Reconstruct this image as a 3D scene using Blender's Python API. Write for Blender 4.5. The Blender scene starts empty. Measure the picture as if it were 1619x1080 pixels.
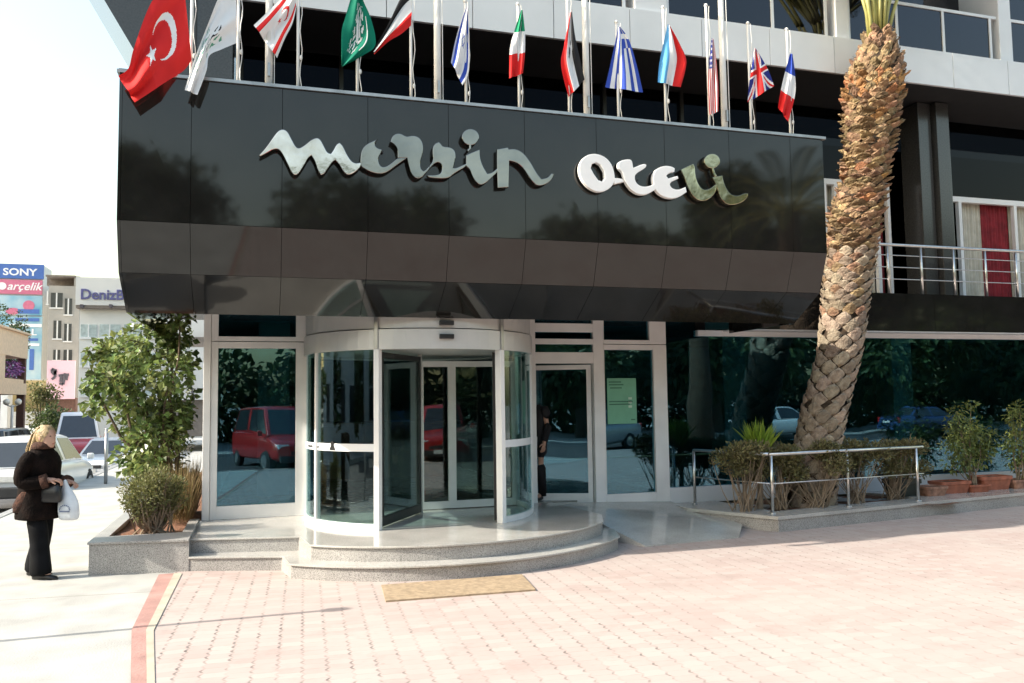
import bpy, bmesh, math, random
from mathutils import Vector, Matrix, noise
random.seed(7)
S = bpy.context.scene
COL = S.collection
R = math.radians
PI = math.pi

# ------------------------------------------------------------------ camera
F, CX, CY, CAMH = 1300.0, 809.5, 540.0, 1.8
TH, PT, RO = R(17.2), R(4.1), R(-0.8)
fw = Vector((math.sin(TH)*math.cos(PT), math.cos(TH)*math.cos(PT), math.sin(PT)))
rt = fw.cross(Vector((0, 0, 1))).normalized()
up = rt.cross(fw)
CR = math.cos(RO)*rt + math.sin(RO)*up
CU = math.cos(RO)*up - math.sin(RO)*rt
CAM = Vector((0, 0, CAMH))
cd = bpy.data.cameras.new('camera'); co = bpy.data.objects.new('camera', cd); COL.objects.link(co)
cd.sensor_width = 36.0; cd.lens = 36.0*F/1619.0; cd.clip_end = 2000; cd.clip_start = 0.05
co.matrix_world = Matrix(((CR.x, CU.x, -fw.x, 0), (CR.y, CU.y, -fw.y, 0), (CR.z, CU.z, -fw.z, CAMH), (0, 0, 0, 1)))
S.camera = co

def at(px, py, ax, v):
    """point where the sight line of a photo pixel meets the plane axis=v (0 x, 1 y, 2 z)"""
    d = fw*F + CR*(px-CX) - CU*(py-CY)
    t = (v-CAM[ax])/d[ax]
    return CAM + d*t

# ------------------------------------------------------------------ world, sun
SUNDIR = Vector((1.53, 0.03, -1.0)).normalized()     # direction the light travels
W = bpy.data.worlds.new('World'); S.world = W; W.use_nodes = True
nt = W.node_tree
bg = nt.nodes['Background']; bg.inputs[1].default_value = 0.15
sky = nt.nodes.new('ShaderNodeTexSky'); sky.sky_type = 'NISHITA'; sky.sun_disc = False
sky.sun_elevation = math.asin(-SUNDIR.z)
sky.sun_rotation = math.atan2(-SUNDIR.x, -SUNDIR.y)
sky.air_density = 1.9; sky.dust_density = 3.0; sky.ozone_density = 1.0
nt.links.new(sky.outputs[0], bg.inputs[0])
sl = bpy.data.lights.new('sun', 'SUN'); sl.energy = 3.6; sl.angle = R(0.5); sl.color = (1.0, 0.93, 0.82)
so = bpy.data.objects.new('sun', sl); COL.objects.link(so)
so.rotation_euler = SUNDIR.to_track_quat('-Z', 'Y').to_euler(); so.location = (-20, 0, 25)
S.view_settings.view_transform = 'Standard'; S.view_settings.look = 'None'
S.view_settings.exposure = 1.3; S.view_settings.gamma = 1.0
S.cycles.max_bounces = 10; S.cycles.transparent_max_bounces = 24
S.cycles.caustics_reflective = False; S.cycles.caustics_refractive = False

# ------------------------------------------------------------------ materials
def nmat(name):
    m = bpy.data.materials.new(name); m.use_nodes = True
    return m, m.node_tree.nodes, m.node_tree.links
def mat(name, col, rough=0.6, metal=0.0, var=0.12, scale=6.0, bump=0.0, bscale=40.0, spec=0.5, col2=None, island=0.0, coat=0.0):
    m, n, l = nmat(name)
    b = n['Principled BSDF']
    b.inputs['Roughness'].default_value = rough; b.inputs['Metallic'].default_value = metal
    b.inputs['Specular IOR Level'].default_value = spec
    b.inputs['Coat Weight'].default_value = coat; b.inputs['Coat Roughness'].default_value = 0.05
    tc = n.new('ShaderNodeTexCoord')
    no = n.new('ShaderNodeTexNoise'); no.inputs['Scale'].default_value = scale; no.inputs['Detail'].default_value = 6
    l.new(tc.outputs['Object'], no.inputs['Vector'])
    mx = n.new('ShaderNodeMix'); mx.data_type = 'RGBA'
    c2 = col2 or tuple(c*(1-2*var) for c in col)
    c1 = col if col2 else tuple(min(1, c*(1+var)) for c in col)
    mx.inputs[6].default_value = (*c1, 1); mx.inputs[7].default_value = (*c2, 1)
    rm = n.new('ShaderNodeMapRange'); rm.inputs[1].default_value = 0.3; rm.inputs[2].default_value = 0.7
    l.new(no.outputs[0], rm.inputs[0]); l.new(rm.outputs[0], mx.inputs[0])
    out = mx.outputs[2]
    if island:
        g = n.new('ShaderNodeNewGeometry'); hs = n.new('ShaderNodeHueSaturation')
        mr = n.new('ShaderNodeMapRange'); mr.inputs[3].default_value = 1-island; mr.inputs[4].default_value = 1+island
        l.new(g.outputs['Random Per Island'], mr.inputs[0]); l.new(mr.outputs[0], hs.inputs['Value'])
        m2 = n.new('ShaderNodeMapRange'); m2.inputs[3].default_value = 0.5-island*0.06; m2.inputs[4].default_value = 0.5+island*0.04
        wn = n.new('ShaderNodeMath'); wn.operation = 'FRACT'; mu = n.new('ShaderNodeMath'); mu.operation = 'MULTIPLY'; mu.inputs[1].default_value = 17.3
        l.new(g.outputs['Random Per Island'], mu.inputs[0]); l.new(mu.outputs[0], wn.inputs[0]); l.new(wn.outputs[0], m2.inputs[0])
        l.new(m2.outputs[0], hs.inputs['Hue']); l.new(out, hs.inputs['Color']); out = hs.outputs[0]
    l.new(out, b.inputs['Base Color'])
    if bump:
        n2 = n.new('ShaderNodeTexNoise'); n2.inputs['Scale'].default_value = bscale; n2.inputs['Detail'].default_value = 5
        l.new(tc.outputs['Object'], n2.inputs['Vector'])
        bp = n.new('ShaderNodeBump'); bp.inputs['Strength'].default_value = bump; bp.inputs['Distance'].default_value = 0.02
        l.new(n2.outputs[0], bp.inputs['Height']); l.new(bp.outputs[0], b.inputs['Normal'])
    return m
def glass(name, tint, refl, r0, rough=0.0):
    m, n, l = nmat(name); n.remove(n['Principled BSDF'])
    o = n['Material Output']
    t = n.new('ShaderNodeBsdfTransparent'); t.inputs[0].default_value = (*tint, 1)
    g = n.new('ShaderNodeBsdfGlossy'); g.inputs[0].default_value = (*refl, 1); g.inputs['Roughness'].default_value = rough
    lw = n.new('ShaderNodeLayerWeight'); lw.inputs[0].default_value = 0.5
    p = n.new('ShaderNodeMath'); p.operation = 'POWER'; p.inputs[1].default_value = 4.0
    l.new(lw.outputs['Facing'], p.inputs[0])
    mr = n.new('ShaderNodeMapRange'); mr.inputs[3].default_value = r0; mr.inputs[4].default_value = 0.9
    l.new(p.outputs[0], mr.inputs[0])
    tc = n.new('ShaderNodeTexCoord'); no = n.new('ShaderNodeTexNoise'); no.inputs['Scale'].default_value = 1.1; no.inputs['Detail'].default_value = 1
    bp = n.new('ShaderNodeBump'); bp.inputs['Strength'].default_value = 0.25; bp.inputs['Distance'].default_value = 0.01
    l.new(tc.outputs['Object'], no.inputs['Vector']); l.new(no.outputs[0], bp.inputs['Height']); l.new(bp.outputs[0], g.inputs['Normal'])
    mx = n.new('ShaderNodeMixShader')
    l.new(mr.outputs[0], mx.inputs[0]); l.new(t.outputs[0], mx.inputs[1]); l.new(g.outputs[0], mx.inputs[2]); l.new(mx.outputs[0], o.inputs[0])
    return m
def leafmat(name, c1, c2, isl=0.45, rough=0.45, trans=0.3):
    m = mat(name, c1, rough, col2=c2, scale=1.6, island=isl, spec=0.4)
    n, l = m.node_tree.nodes, m.node_tree.links
    b = n['Principled BSDF']; o = n['Material Output']
    src = b.inputs['Base Color'].links[0].from_socket
    t = n.new('ShaderNodeBsdfTranslucent'); l.new(src, t.inputs[0])
    mx = n.new('ShaderNodeMixShader'); mx.inputs[0].default_value = trans
    l.new(b.outputs[0], mx.inputs[1]); l.new(t.outputs[0], mx.inputs[2]); l.new(mx.outputs[0], o.inputs[0])
    return m
def speckle(name, base, dark, light, rough=0.3, scale=90):
    """speckled grey granite"""
    m, n, l = nmat(name); b = n['Principled BSDF']; b.inputs['Roughness'].default_value = rough
    tc = n.new('ShaderNodeTexCoord'); v = n.new('ShaderNodeTexNoise'); v.inputs['Scale'].default_value = scale; v.inputs['Detail'].default_value = 3
    l.new(tc.outputs['Object'], v.inputs['Vector'])
    cr = n.new('ShaderNodeValToRGB'); e = cr.color_ramp.elements
    e[0].position = 0.36; e[0].color = (*dark, 1); e[1].position = 0.62; e[1].color = (*light, 1)
    k = cr.color_ramp.elements.new(0.47); k.color = (*base, 1)
    l.new(v.outputs[0], cr.inputs[0])
    n2 = n.new('ShaderNodeTexNoise'); n2.inputs['Scale'].default_value = 2.3; n2.inputs['Detail'].default_value = 5; l.new(tc.outputs['Object'], n2.inputs['Vector'])
    mr = n.new('ShaderNodeMapRange'); mr.inputs[1].default_value = .3; mr.inputs[2].default_value = .7; mr.inputs[3].default_value = .82; mr.inputs[4].default_value = 1.08
    l.new(n2.outputs[0], mr.inputs[0])
    hs = n.new('ShaderNodeHueSaturation'); l.new(mr.outputs[0], hs.inputs['Value']); l.new(cr.outputs[0], hs.inputs['Color'])
    l.new(hs.outputs[0], b.inputs['Base Color'])
    return m
def math_node(n, l, op, a, b=None, c=None):
    k = n.new('ShaderNodeMath'); k.operation = op
    for i, v in enumerate((a, b, c)):
        if v is None: continue
        if isinstance(v, (int, float)): k.inputs[i].default_value = v
        else: l.new(v, k.inputs[i])
    return k.outputs[0]
def paver_mat():
    """pink interlocking concrete pavers: zig-zag upright joints, straight cross joints, colour per stone"""
    m, n, l = nmat('pink_pavers'); b = n['Principled BSDF']; b.inputs['Roughness'].default_value = 0.85; b.inputs['Specular IOR Level'].default_value = 0.25
    g = n.new('ShaderNodeNewGeometry'); mp = n.new('ShaderNodeMapping'); mp.inputs['Rotation'].default_value = (0, 0, R(3))
    l.new(g.outputs['Position'], mp.inputs[0])
    sx = n.new('ShaderNodeSeparateXYZ'); l.new(mp.outputs[0], sx.inputs[0])
    M = lambda op, a, bb=None, c=None: math_node(n, l, op, a, bb, c)
    BX, BY = 0.165, 0.105
    yy = M('DIVIDE', sx.outputs[1], BY)
    tri = M('PINGPONG', M('MULTIPLY', yy, 2.0), 1.0)
    zig = M('MULTIPLY', M('SMOOTHSTEP' if False else 'SUBTRACT', tri, 0.5), 0.16)
    xx = M('ADD', M('DIVIDE', sx.outputs[0], BX), zig)
    fx = M('FRACT', xx); ix = M('FLOOR', xx)
    half = M('MULTIPLY', M('MODULO', M('ADD', ix, 1000.0), 2.0), 0.5)
    y2 = M('ADD', yy, half); fy = M('FRACT', y2); iy = M('FLOOR', y2)
    dx = M('MULTIPLY', M('PINGPONG', fx, 0.5), BX); dy = M('MULTIPLY', M('PINGPONG', fy, 0.5), BY)
    def joint(d, w):
        r = n.new('ShaderNodeMapRange'); r.inputs[1].default_value = w*0.4; r.inputs[2].default_value = w; r.inputs[3].default_value = 1; r.inputs[4].default_value = 0
        l.new(d, r.inputs[0]); return r.outputs[0]
    # width of the joints changes over the forecourt (sand filled here, open there)
    no = n.new('ShaderNodeTexNoise'); no.inputs['Scale'].default_value = 0.55; no.inputs['Detail'].default_value = 3; l.new(g.outputs['Position'], no.inputs['Vector'])
    n3 = n.new('ShaderNodeTexNoise'); n3.inputs['Scale'].default_value = 9; n3.inputs['Detail'].default_value = 4; l.new(g.outputs['Position'], n3.inputs['Vector'])
    jx = joint(dx, 0.013); jy = joint(dy, 0.006)
    # open notches at the zig of each stone
    notch = M('MULTIPLY', jx, M('GREATER_THAN', M('PINGPONG', M('MULTIPLY', yy, 1.0), 0.5), 0.2))
    amt = n.new('ShaderNodeMapRange'); amt.inputs[1].default_value = .32; amt.inputs[2].default_value = .62; amt.inputs[3].default_value = 0.25; amt.inputs[4].default_value = 1
    l.new(no.outputs[0], amt.inputs[0])
    a3 = n.new('ShaderNodeMapRange'); a3.inputs[1].default_value = .42; a3.inputs[2].default_value = .60; a3.inputs[3].default_value = 0.12; a3.inputs[4].default_value = 1
    l.new(n3.outputs[0], a3.inputs[0])
    # joints stay open near the pavement side (left), sand-filled to the right
    side = n.new('ShaderNodeMapRange'); side.inputs[1].default_value = 0.5; side.inputs[2].default_value = 3.5; side.inputs[3].default_value = 1.0; side.inputs[4].default_value = 0.55
    l.new(sx.outputs[0], side.inputs[0])
    J = M('MULTIPLY', M('MULTIPLY', M('MAXIMUM', notch, M('MULTIPLY', M('MAXIMUM', jy, jx), 0.35)), M('MULTIPLY', amt.outputs[0], a3.outputs[0])), side.outputs[0])
    wn = n.new('ShaderNodeTexWhiteNoise'); wn.noise_dimensions = '2D'
    cb = n.new('ShaderNodeCombineXYZ'); l.new(ix, cb.inputs[0]); l.new(iy, cb.inputs[1]); l.new(cb.outputs[0], wn.inputs[0])
    cr = n.new('ShaderNodeValToRGB'); e = cr.color_ramp.elements
    e[0].position = 0; e[0].color = (.375, .298, .272, 1); e[1].position = 1; e[1].color = (.415, .355, .325, 1)
    k = e.new(.6); k.color = (.40, .325, .298, 1)
    l.new(wn.outputs[0], cr.inputs[0])
    big = n.new('ShaderNodeMix'); big.data_type = 'RGBA'; big.inputs[7].default_value = (.415, .36, .33, 1)
    n4 = n.new('ShaderNodeTexNoise'); n4.inputs['Scale'].default_value = 0.9; n4.inputs['Detail'].default_value = 8; n4.inputs['Roughness'].default_value = .65
    l.new(g.outputs['Position'], n4.inputs['Vector'])
    bm_ = n.new('ShaderNodeMapRange'); bm_.inputs[1].default_value = .4; bm_.inputs[2].default_value = .65; bm_.inputs[4].default_value = .75
    l.new(n4.outputs[0], bm_.inputs[0]); l.new(bm_.outputs[0], big.inputs[0]); l.new(cr.outputs[0], big.inputs[6])
    mx = n.new('ShaderNodeMix'); mx.data_type = 'RGBA'; mx.inputs[7].default_value = (.11, .095, .085, 1)
    # dirt: broad tracked-in soiling and small dark spots (gum, drips)
    n5 = n.new('ShaderNodeTexNoise'); n5.inputs['Scale'].default_value = 1.7; n5.inputs['Detail'].default_value = 9; n5.inputs['Roughness'].default_value = .72; l.new(g.outputs['Position'], n5.inputs['Vector'])
    d5 = n.new('ShaderNodeMapRange'); d5.inputs[1].default_value = .52; d5.inputs[2].default_value = .72; d5.inputs[4].default_value = .38; l.new(n5.outputs[0], d5.inputs[0])
    vo = n.new('ShaderNodeTexVoronoi'); vo.inputs['Scale'].default_value = 1.6; l.new(g.outputs['Position'], vo.inputs['Vector'])
    sp = n.new('ShaderNodeMapRange'); sp.inputs[1].default_value = .018; sp.inputs[2].default_value = .035; sp.inputs[3].default_value = .45; sp.inputs[4].default_value = 0; l.new(vo.outputs['Distance'], sp.inputs[0])
    dm = n.new('ShaderNodeMix'); dm.data_type = 'RGBA'; dm.inputs[7].default_value = (.24, .195, .172, 1)
    l.new(M('MAXIMUM', d5.outputs[0], sp.outputs[0]), dm.inputs[0]); l.new(big.outputs[2], dm.inputs[6])
    l.new(J, mx.inputs[0]); l.new(dm.outputs[2], mx.inputs[6]); l.new(mx.outputs[2], b.inputs['Base Color'])
    bp = n.new('ShaderNodeBump'); bp.inputs['Strength'].default_value = 0.5; bp.inputs['Distance'].default_value = 0.006
    h = M('ADD', M('SUBTRACT', 1.0, J), M('MULTIPLY', n3.outputs[0], 0.25)); l.new(h, bp.inputs['Height']); l.new(bp.outputs[0], b.inputs['Normal'])
    return m
def slab_mat():
    """pale concrete pavement with saw-cut joints and stains"""
    m = mat('pavement_concrete', (.40, .395, .37), .85, var=.1, scale=2.2, bump=.2, bscale=60, spec=.25)
    n, l = m.node_tree.nodes, m.node_tree.links; b = n['Principled BSDF']
    src = b.inputs['Base Color'].links[0].from_socket
    g = n.new('ShaderNodeNewGeometry'); sx = n.new('ShaderNodeSeparateXYZ'); l.new(g.outputs['Position'], sx.inputs[0])
    M = lambda op, a, bb=None: math_node(n, l, op, a, bb)
    d = M('MULTIPLY', M('PINGPONG', M('DIVIDE', M('ADD', sx.outputs[1], M('MULTIPLY', sx.outputs[0], .1)), 2.9), .5), 2.9)
    j = M('LESS_THAN', d, .008)
    mx = n.new('ShaderNodeMix'); mx.data_type = 'RGBA'; mx.inputs[7].default_value = (.2, .19, .17, 1)
    l.new(M('MULTIPLY', j, .8), mx.inputs[0]); l.new(src, mx.inputs[6]); l.new(mx.outputs[2], b.inputs['Base Color'])
    return m

M_PAVER = paver_mat(); M_SLAB = slab_mat()
M_RED = mat('red_kerb_paint', (.38, .215, .185), .85, var=.14, scale=3, bump=.3)
M_BEIGE = mat('beige_edging', (.42, .38, .30), .85, var=.1, scale=5)
M_ASPH = mat('asphalt', (.07, .07, .072), .9, var=.2, scale=3, bump=.3, bscale=120)
M_EARTH = mat('earth', (.2, .19, .165), .95, var=.2, scale=.2)
M_GRAN = speckle('grey_granite', (.32, .31, .295), (.16, .152, .143), (.45, .435, .41), .35, 120)
M_MARB = speckle('pale_floor_granite', (.44, .425, .395), (.35, .335, .31), (.52, .51, .475), .12, 110)
M_BLK = mat('black_polished_granite', (.014, .0135, .0125), .05, var=.15, scale=2.5, spec=.56, bump=.02, bscale=1.6)
M_BLK2 = mat('grey_polished_panel', (.045, .045, .045), .18, var=.15, scale=40, spec=.6)
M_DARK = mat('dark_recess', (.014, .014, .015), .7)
M_ALU = mat('white_aluminium', (.80, .80, .79), .38, var=.04, scale=3, spec=.4)
M_TRIM = mat('grey_metal_trim', (.42, .42, .42), .35, .8)
M_WPAN = mat('white_facade_panel', (.70, .72, .74), .42, var=.035, scale=1.5)
M_STEEL = mat('brushed_steel', (.62, .61, .59), .28, 1.0, var=.08, scale=20)
M_POLE = mat('pole_white', (.72, .71, .68), .4, .0, var=.06)
M_LET = mat('polished_letter_steel', (.36, .33, .29), .10, 1.0, col2=(.22, .21, .19), scale=2.3, bump=.25, bscale=2.4)
M_LETM = mat('letter_steel_bright_reflection', (.80, .72, .66), .10, 1.0, col2=(.50, .43, .36), scale=3.5, bump=.22, bscale=3.0)  # brighter copy of the letter steel; stronger reflection put into the colour
M_LETW = mat('letter_white_glare', (.88, .88, .87), .35, .0, var=.02)  # blown-out reflection on the mirror letters, painted as flat white
M_LETG = mat('letter_gold_reflection', (.46, .41, .27), .14, 1.0, var=.2, scale=4, bump=.3, bscale=4)  # yellowish reflection on the last steel letters, put into the metal colour
M_GL = glass('teal_window_glass', (.44, .74, .80), (.45, .78, 1.0), .135)
M_GLC = glass('clear_door_glass', (.74, .84, .83), (.80, .95, 1.0), .07)
M_GLD = glass('dark_window_glass', (.06, .065, .075), (.36, .36, .37), .035)
M_GLU = glass('upper_window_glass', (.12, .12, .15), (.8, .82, .92), .06)
M_BLKM = mat('black_metal', (.018, .018, .018), .35)
M_RUB = mat('black_rubber', (.016, .016, .016), .8)
M_TILE = mat('lobby_floor', (.30, .29, .26), .2)
M_LWALL = mat('lobby_wall', (.20, .27, .28), .7, var=.35, scale=.6)
M_WOOD = mat('counter_wood', (.16, .075, .035), .4, var=.3, scale=5)
M_DRUM = mat('brushed_drum_metal', (.60, .60, .585), .42, .3, var=.06, scale=2)
M_CURT = mat('cream_curtain', (.55, .52, .44), .9, var=.1)
M_REDC = mat('red_curtain', (.26, .02, .03), .85, var=.2)
M_SOIL = mat('red_soil', (.19, .085, .045), .95, var=.3, scale=14, bump=.8, bscale=30)
M_TERRA = mat('terracotta', (.38, .125, .07), .75, var=.18, scale=9, bump=.1)
M_TERR2 = mat('weathered_terracotta', (.36, .19, .13), .85, var=.25, scale=12, bump=.2)
M_DPOT = mat('dark_green_plastic', (.02, .028, .022), .5)
M_COIR = mat('coir_mat', (.44, .33, .215), .95, var=.14, scale=20, bump=.8, bscale=260)
M_MATE = mat('mat_rubber_edge', (.03, .03, .03), .8)
M_LEAF = leafmat('broad_leaf', (.21, .26, .085), (.10, .155, .045), .6, .33)
M_LEAF2 = leafmat('small_olive_leaf', (.21, .215, .085), (.13, .14, .05))
M_LEAF3 = leafmat('hedge_leaf', (.21, .19, .085), (.12, .125, .05))
M_LEAF4 = leafmat('potted_leaf', (.20, .24, .07), (.10, .14, .035))
M_DRY = leafmat('dry_stem', (.30, .22, .10), (.20, .15, .06))
M_AGAVE = leafmat('spiky_leaf', (.26, .38, .05), (.16, .27, .03), .25)
M_TREEL = leafmat('street_tree_leaf', (.075, .115, .035), (.04, .065, .02))
M_BARK = mat('bark', (.13, .095, .065), .9, var=.3, scale=12, bump=.6, bscale=25)
M_TWIG = mat('twig', (.25, .19, .13), .9, var=.2)
M_PALMC = mat('palm_trunk_core', (.055, .035, .02), .95, var=.4, scale=15)
M_PSC = mat('palm_scale_grey', (.36, .295, .215), .9, col2=(.20, .15, .105), scale=13, bump=1.0, bscale=45, island=.28)
M_PSB = mat('palm_scale_brown', (.37, .26, .145), .9, col2=(.17, .10, .055), scale=16, bump=.9, bscale=40, island=.42)
M_PSO = mat('palm_scale_orange', (.42, .22, .09), .9, col2=(.25, .13, .05), scale=14, bump=.8, bscale=40, island=.35)
M_PET = mat('palm_petiole', (.42, .38, .13), .5, col2=(.30, .30, .09), scale=5)
M_FROND = leafmat('palm_leaflet', (.085, .12, .04), (.05, .08, .025))

# ------------------------------------------------------------------ mesh builder, objects
class MB:
    def __init__(s): s.v = []; s.f = []; s.m = []
    def add(s, vs, fs, mi=0):
        o = len(s.v); s.v += [tuple(p) for p in vs]; s.f += [tuple(i+o for i in f) for f in fs]; s.m += [mi]*len(fs); return s
    def box(s, x0, x1, y0, y1, z0, z1, mi=0):
        vs = [(x0, y0, z0), (x1, y0, z0), (x1, y1, z0), (x0, y1, z0), (x0, y0, z1), (x1, y0, z1), (x1, y1, z1), (x0, y1, z1)]
        return s.add(vs, [(0, 3, 2, 1), (4, 5, 6, 7), (0, 1, 5, 4), (1, 2, 6, 5), (2, 3, 7, 6), (3, 0, 4, 7)], mi)
    def beam(s, a, b, w, d, upv=(0, 0, 1), mi=0):
        a, b = Vector(a), Vector(b); t = (b-a).normalized(); u = Vector(upv); sd = t.cross(u)
        if sd.length < 1e-4: sd = t.cross(Vector((0, 1, 0)))
        sd.normalize(); u2 = sd.cross(t).normalized(); vs = []
        for p in (a, b):
            for sx, sz in ((-1, -1), (1, -1), (1, 1), (-1, 1)): vs.append(p + sd*(sx*w/2) + u2*(sz*d/2))
        return s.add(vs, [(0, 3, 2, 1), (4, 5, 6, 7), (0, 1, 5, 4), (1, 2, 6, 5), (2, 3, 7, 6), (3, 0, 4, 7)], mi)
    def tube(s, pts, r, n=8, cap=True, mi=0):
        pts = [Vector(p) for p in pts]; rs = r if isinstance(r, (list, tuple)) else [r]*len(pts); vs = []; ref = None
        for i, p in enumerate(pts):
            t = (pts[min(i+1, len(pts)-1)] - pts[max(i-1, 0)]).normalized()
            if ref is None: ref = Vector((0, 0, 1)) if abs(t.z) < .9 else Vector((1, 0, 0))
            a = t.cross(ref).normalized(); bb = t.cross(a); ref = -bb.cross(t) if False else ref
            for k in range(n):
                q = 2*PI*k/n; vs.append(p + (a*math.cos(q)+bb*math.sin(q))*rs[i])
        fs = []
        for i in range(len(pts)-1):
            for k in range(n): fs.append((i*n+k, i*n+(k+1) % n, (i+1)*n+(k+1) % n, (i+1)*n+k))
        if cap: fs.append(tuple(range(n))[::-1]); fs.append(tuple((len(pts)-1)*n+k for k in range(n)))
        return s.add(vs, fs, mi)
    def loft(s, rings, cap=True, mi=0):
        n = len(rings[0]); vs = [p for r_ in rings for p in r_]; fs = []
        for i in range(len(rings)-1):
            for k in range(n): fs.append((i*n+k, i*n+(k+1) % n, (i+1)*n+(k+1) % n, (i+1)*n+k))
        if cap: fs.append(tuple(range(n))[::-1]); fs.append(tuple((len(rings)-1)*n+k for k in range(n)))
        return s.add(vs, fs, mi)
    def lathe(s, c, prof, n=24, mi=0):
        c = Vector(c)
        return s.loft([[c + Vector((r_*math.cos(2*PI*k/n), r_*math.sin(2*PI*k/n), z)) for k in range(n)] for r_, z in prof], True, mi)
    def prism(s, pts, ext, mi=0):
        """polygon (list of 3D points) pushed along ext"""
        e = Vector(ext); n = len(pts); vs = [Vector(p) for p in pts] + [Vector(p)+e for p in pts]
        fs = [tuple(range(n)), tuple(range(2*n-1, n-1, -1))] + [(k, k+n, (k+1) % n + n, (k+1) % n) for k in range(n)]
        return s.add(vs, fs, mi)
    def ball(s, c, rx, ry, rz, n=12, m=8, mi=0):
        c = Vector(c); rings = []
        for i in range(m+1):
            a = -PI/2 + PI*i/m; ca = max(math.cos(a), .02)
            rings.append([c + Vector((rx*ca*math.cos(2*PI*k/n), ry*ca*math.sin(2*PI*k/n), rz*math.sin(a))) for k in range(n)])
        return s.loft(rings, True, mi)
    def mesh(s, name, mats, origin=(0, 0, 0), smooth=False):
        me = bpy.data.meshes.new(name); o = Vector(origin)
        me.from_pydata([(p[0]-o.x, p[1]-o.y, p[2]-o.z) for p in s.v], [], s.f)
        for mm in (mats if isinstance(mats, (list, tuple)) else [mats]): me.materials.append(mm)
        me.polygons.foreach_set('material_index', s.m)
        if smooth: me.polygons.foreach_set('use_smooth', [True]*len(s.f))
        me.update(); return me
    def build(s, name, mats, parent=None, loc=(0, 0, 0), smooth=False, bevel=0.0, recalc=True):
        """link as ONE object; vertices are given in the parent thing's frame or, for world-built things, in world space"""
        org = ORG.get(parent.name, Vector()) if parent else Vector(loc)
        me = s.mesh(name, mats, org, smooth)
        if recalc:
            bm = bmesh.new(); bm.from_mesh(me); bmesh.ops.recalc_face_normals(bm, faces=bm.faces)
            if bevel:
                ed = [e for e in bm.edges if len(e.link_faces) == 2 and e.calc_face_angle(0) > .6]
                bmesh.ops.bevel(bm, geom=ed, offset=bevel, segments=2, profile=.6, affect='EDGES')
            bm.to_mesh(me); bm.free()
        ob = bpy.data.objects.new(name, me); COL.objects.link(ob)
        if parent: ob.parent = parent
        else: ob.location = org
        ORG[ob.name] = org
        return ob
ORG = {}
def tag(o, label=None, cat=None, group=None, kind=None):
    if label: o['label'] = label
    if cat: o['category'] = cat
    if group: o['group'] = group
    if kind: o['kind'] = kind
    return o
def thing(name, label, cat, loc=(0, 0, 0), rz=0.0, group=None, local=False):
    o = bpy.data.objects.new(name, None); COL.objects.link(o); o.location = loc; o.rotation_euler = (0, 0, rz)
    o.empty_display_size = .2
    ORG[o.name] = Vector() if local else Vector(loc)
    return tag(o, label, cat, group)
def copy_thing(src, loc, rz, label, group=None):
    r_ = src.copy(); COL.objects.link(r_); r_.location = loc; r_.rotation_euler = (0, 0, rz); r_['label'] = label
    if group: r_['group'] = group
    for ch in list(src.children):
        c = ch.copy(); COL.objects.link(c); c.parent = r_
        for g in list(ch.children):
            d = g.copy(); COL.objects.link(d); d.parent = c
    return r_
def text_mesh(txt, size, depth, shear=0.0, bold=0.0):
    cu = bpy.data.curves.new('txt', 'FONT'); cu.body = txt; cu.size = size; cu.extrude = depth; cu.shear = shear; cu.offset = bold
    cu.align_x = 'LEFT'; cu.resolution_u = 3
    ob = bpy.data.objects.new('txt', cu); COL.objects.link(ob)
    dg = bpy.context.evaluated_depsgraph_get(); me = bpy.data.meshes.new_from_object(ob.evaluated_get(dg))
    bpy.data.objects.remove(ob); return me
def text_on(txt, x0, x1, z0, z1, y, m, parent, name='lettering', depth=.02, shear=0, bold=0, rot=None):
    """lettering facing -y, fitted into x0..x1, z0..z1 at depth y (parent's world-built frame)"""
    me = text_mesh(txt, 1, .1, shear, bold); xs = [v.co.x for v in me.vertices]; ys = [v.co.y for v in me.vertices]; zs = [v.co.z for v in me.vertices]
    ax, bx, ay, by, az = min(xs), max(xs), min(ys), max(ys), max(zs); org = ORG.get(parent.name, Vector())
    for v in me.vertices:
        v.co = Vector((x0+(v.co.x-ax)/(bx-ax)*(x1-x0), y - depth*(v.co.z/az+1)/2, z0+(v.co.y-ay)/(by-ay)*(z1-z0))) - org
    me.materials.clear(); me.materials.append(m); me.name = name
    ob = bpy.data.objects.new(name, me); COL.objects.link(ob); ob.parent = parent; ORG[ob.name] = org; return ob
def leaf_quad(mb, c, d, nrm, L, Wd, mi=0, fold=.25):
    """one folded leaf: tip direction d, face normal nrm"""
    d = d.normalized(); s_ = d.cross(nrm)
    if s_.length < 1e-3: s_ = d.cross(Vector((.3, .5, .8)))
    s_.normalize(); n_ = s_.cross(d)
    mb.add([c, c+d*L*.45+s_*Wd/2+n_*Wd*fold, c+d*L, c+d*L*.45-s_*Wd/2+n_*Wd*fold], [(0, 1, 2), (0, 2, 3)], mi)
def rvec():
    while True:
        v = Vector((random.uniform(-1, 1), random.uniform(-1, 1), random.uniform(-1, 1)))
        if .05 < v.length < 1: return v
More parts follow.
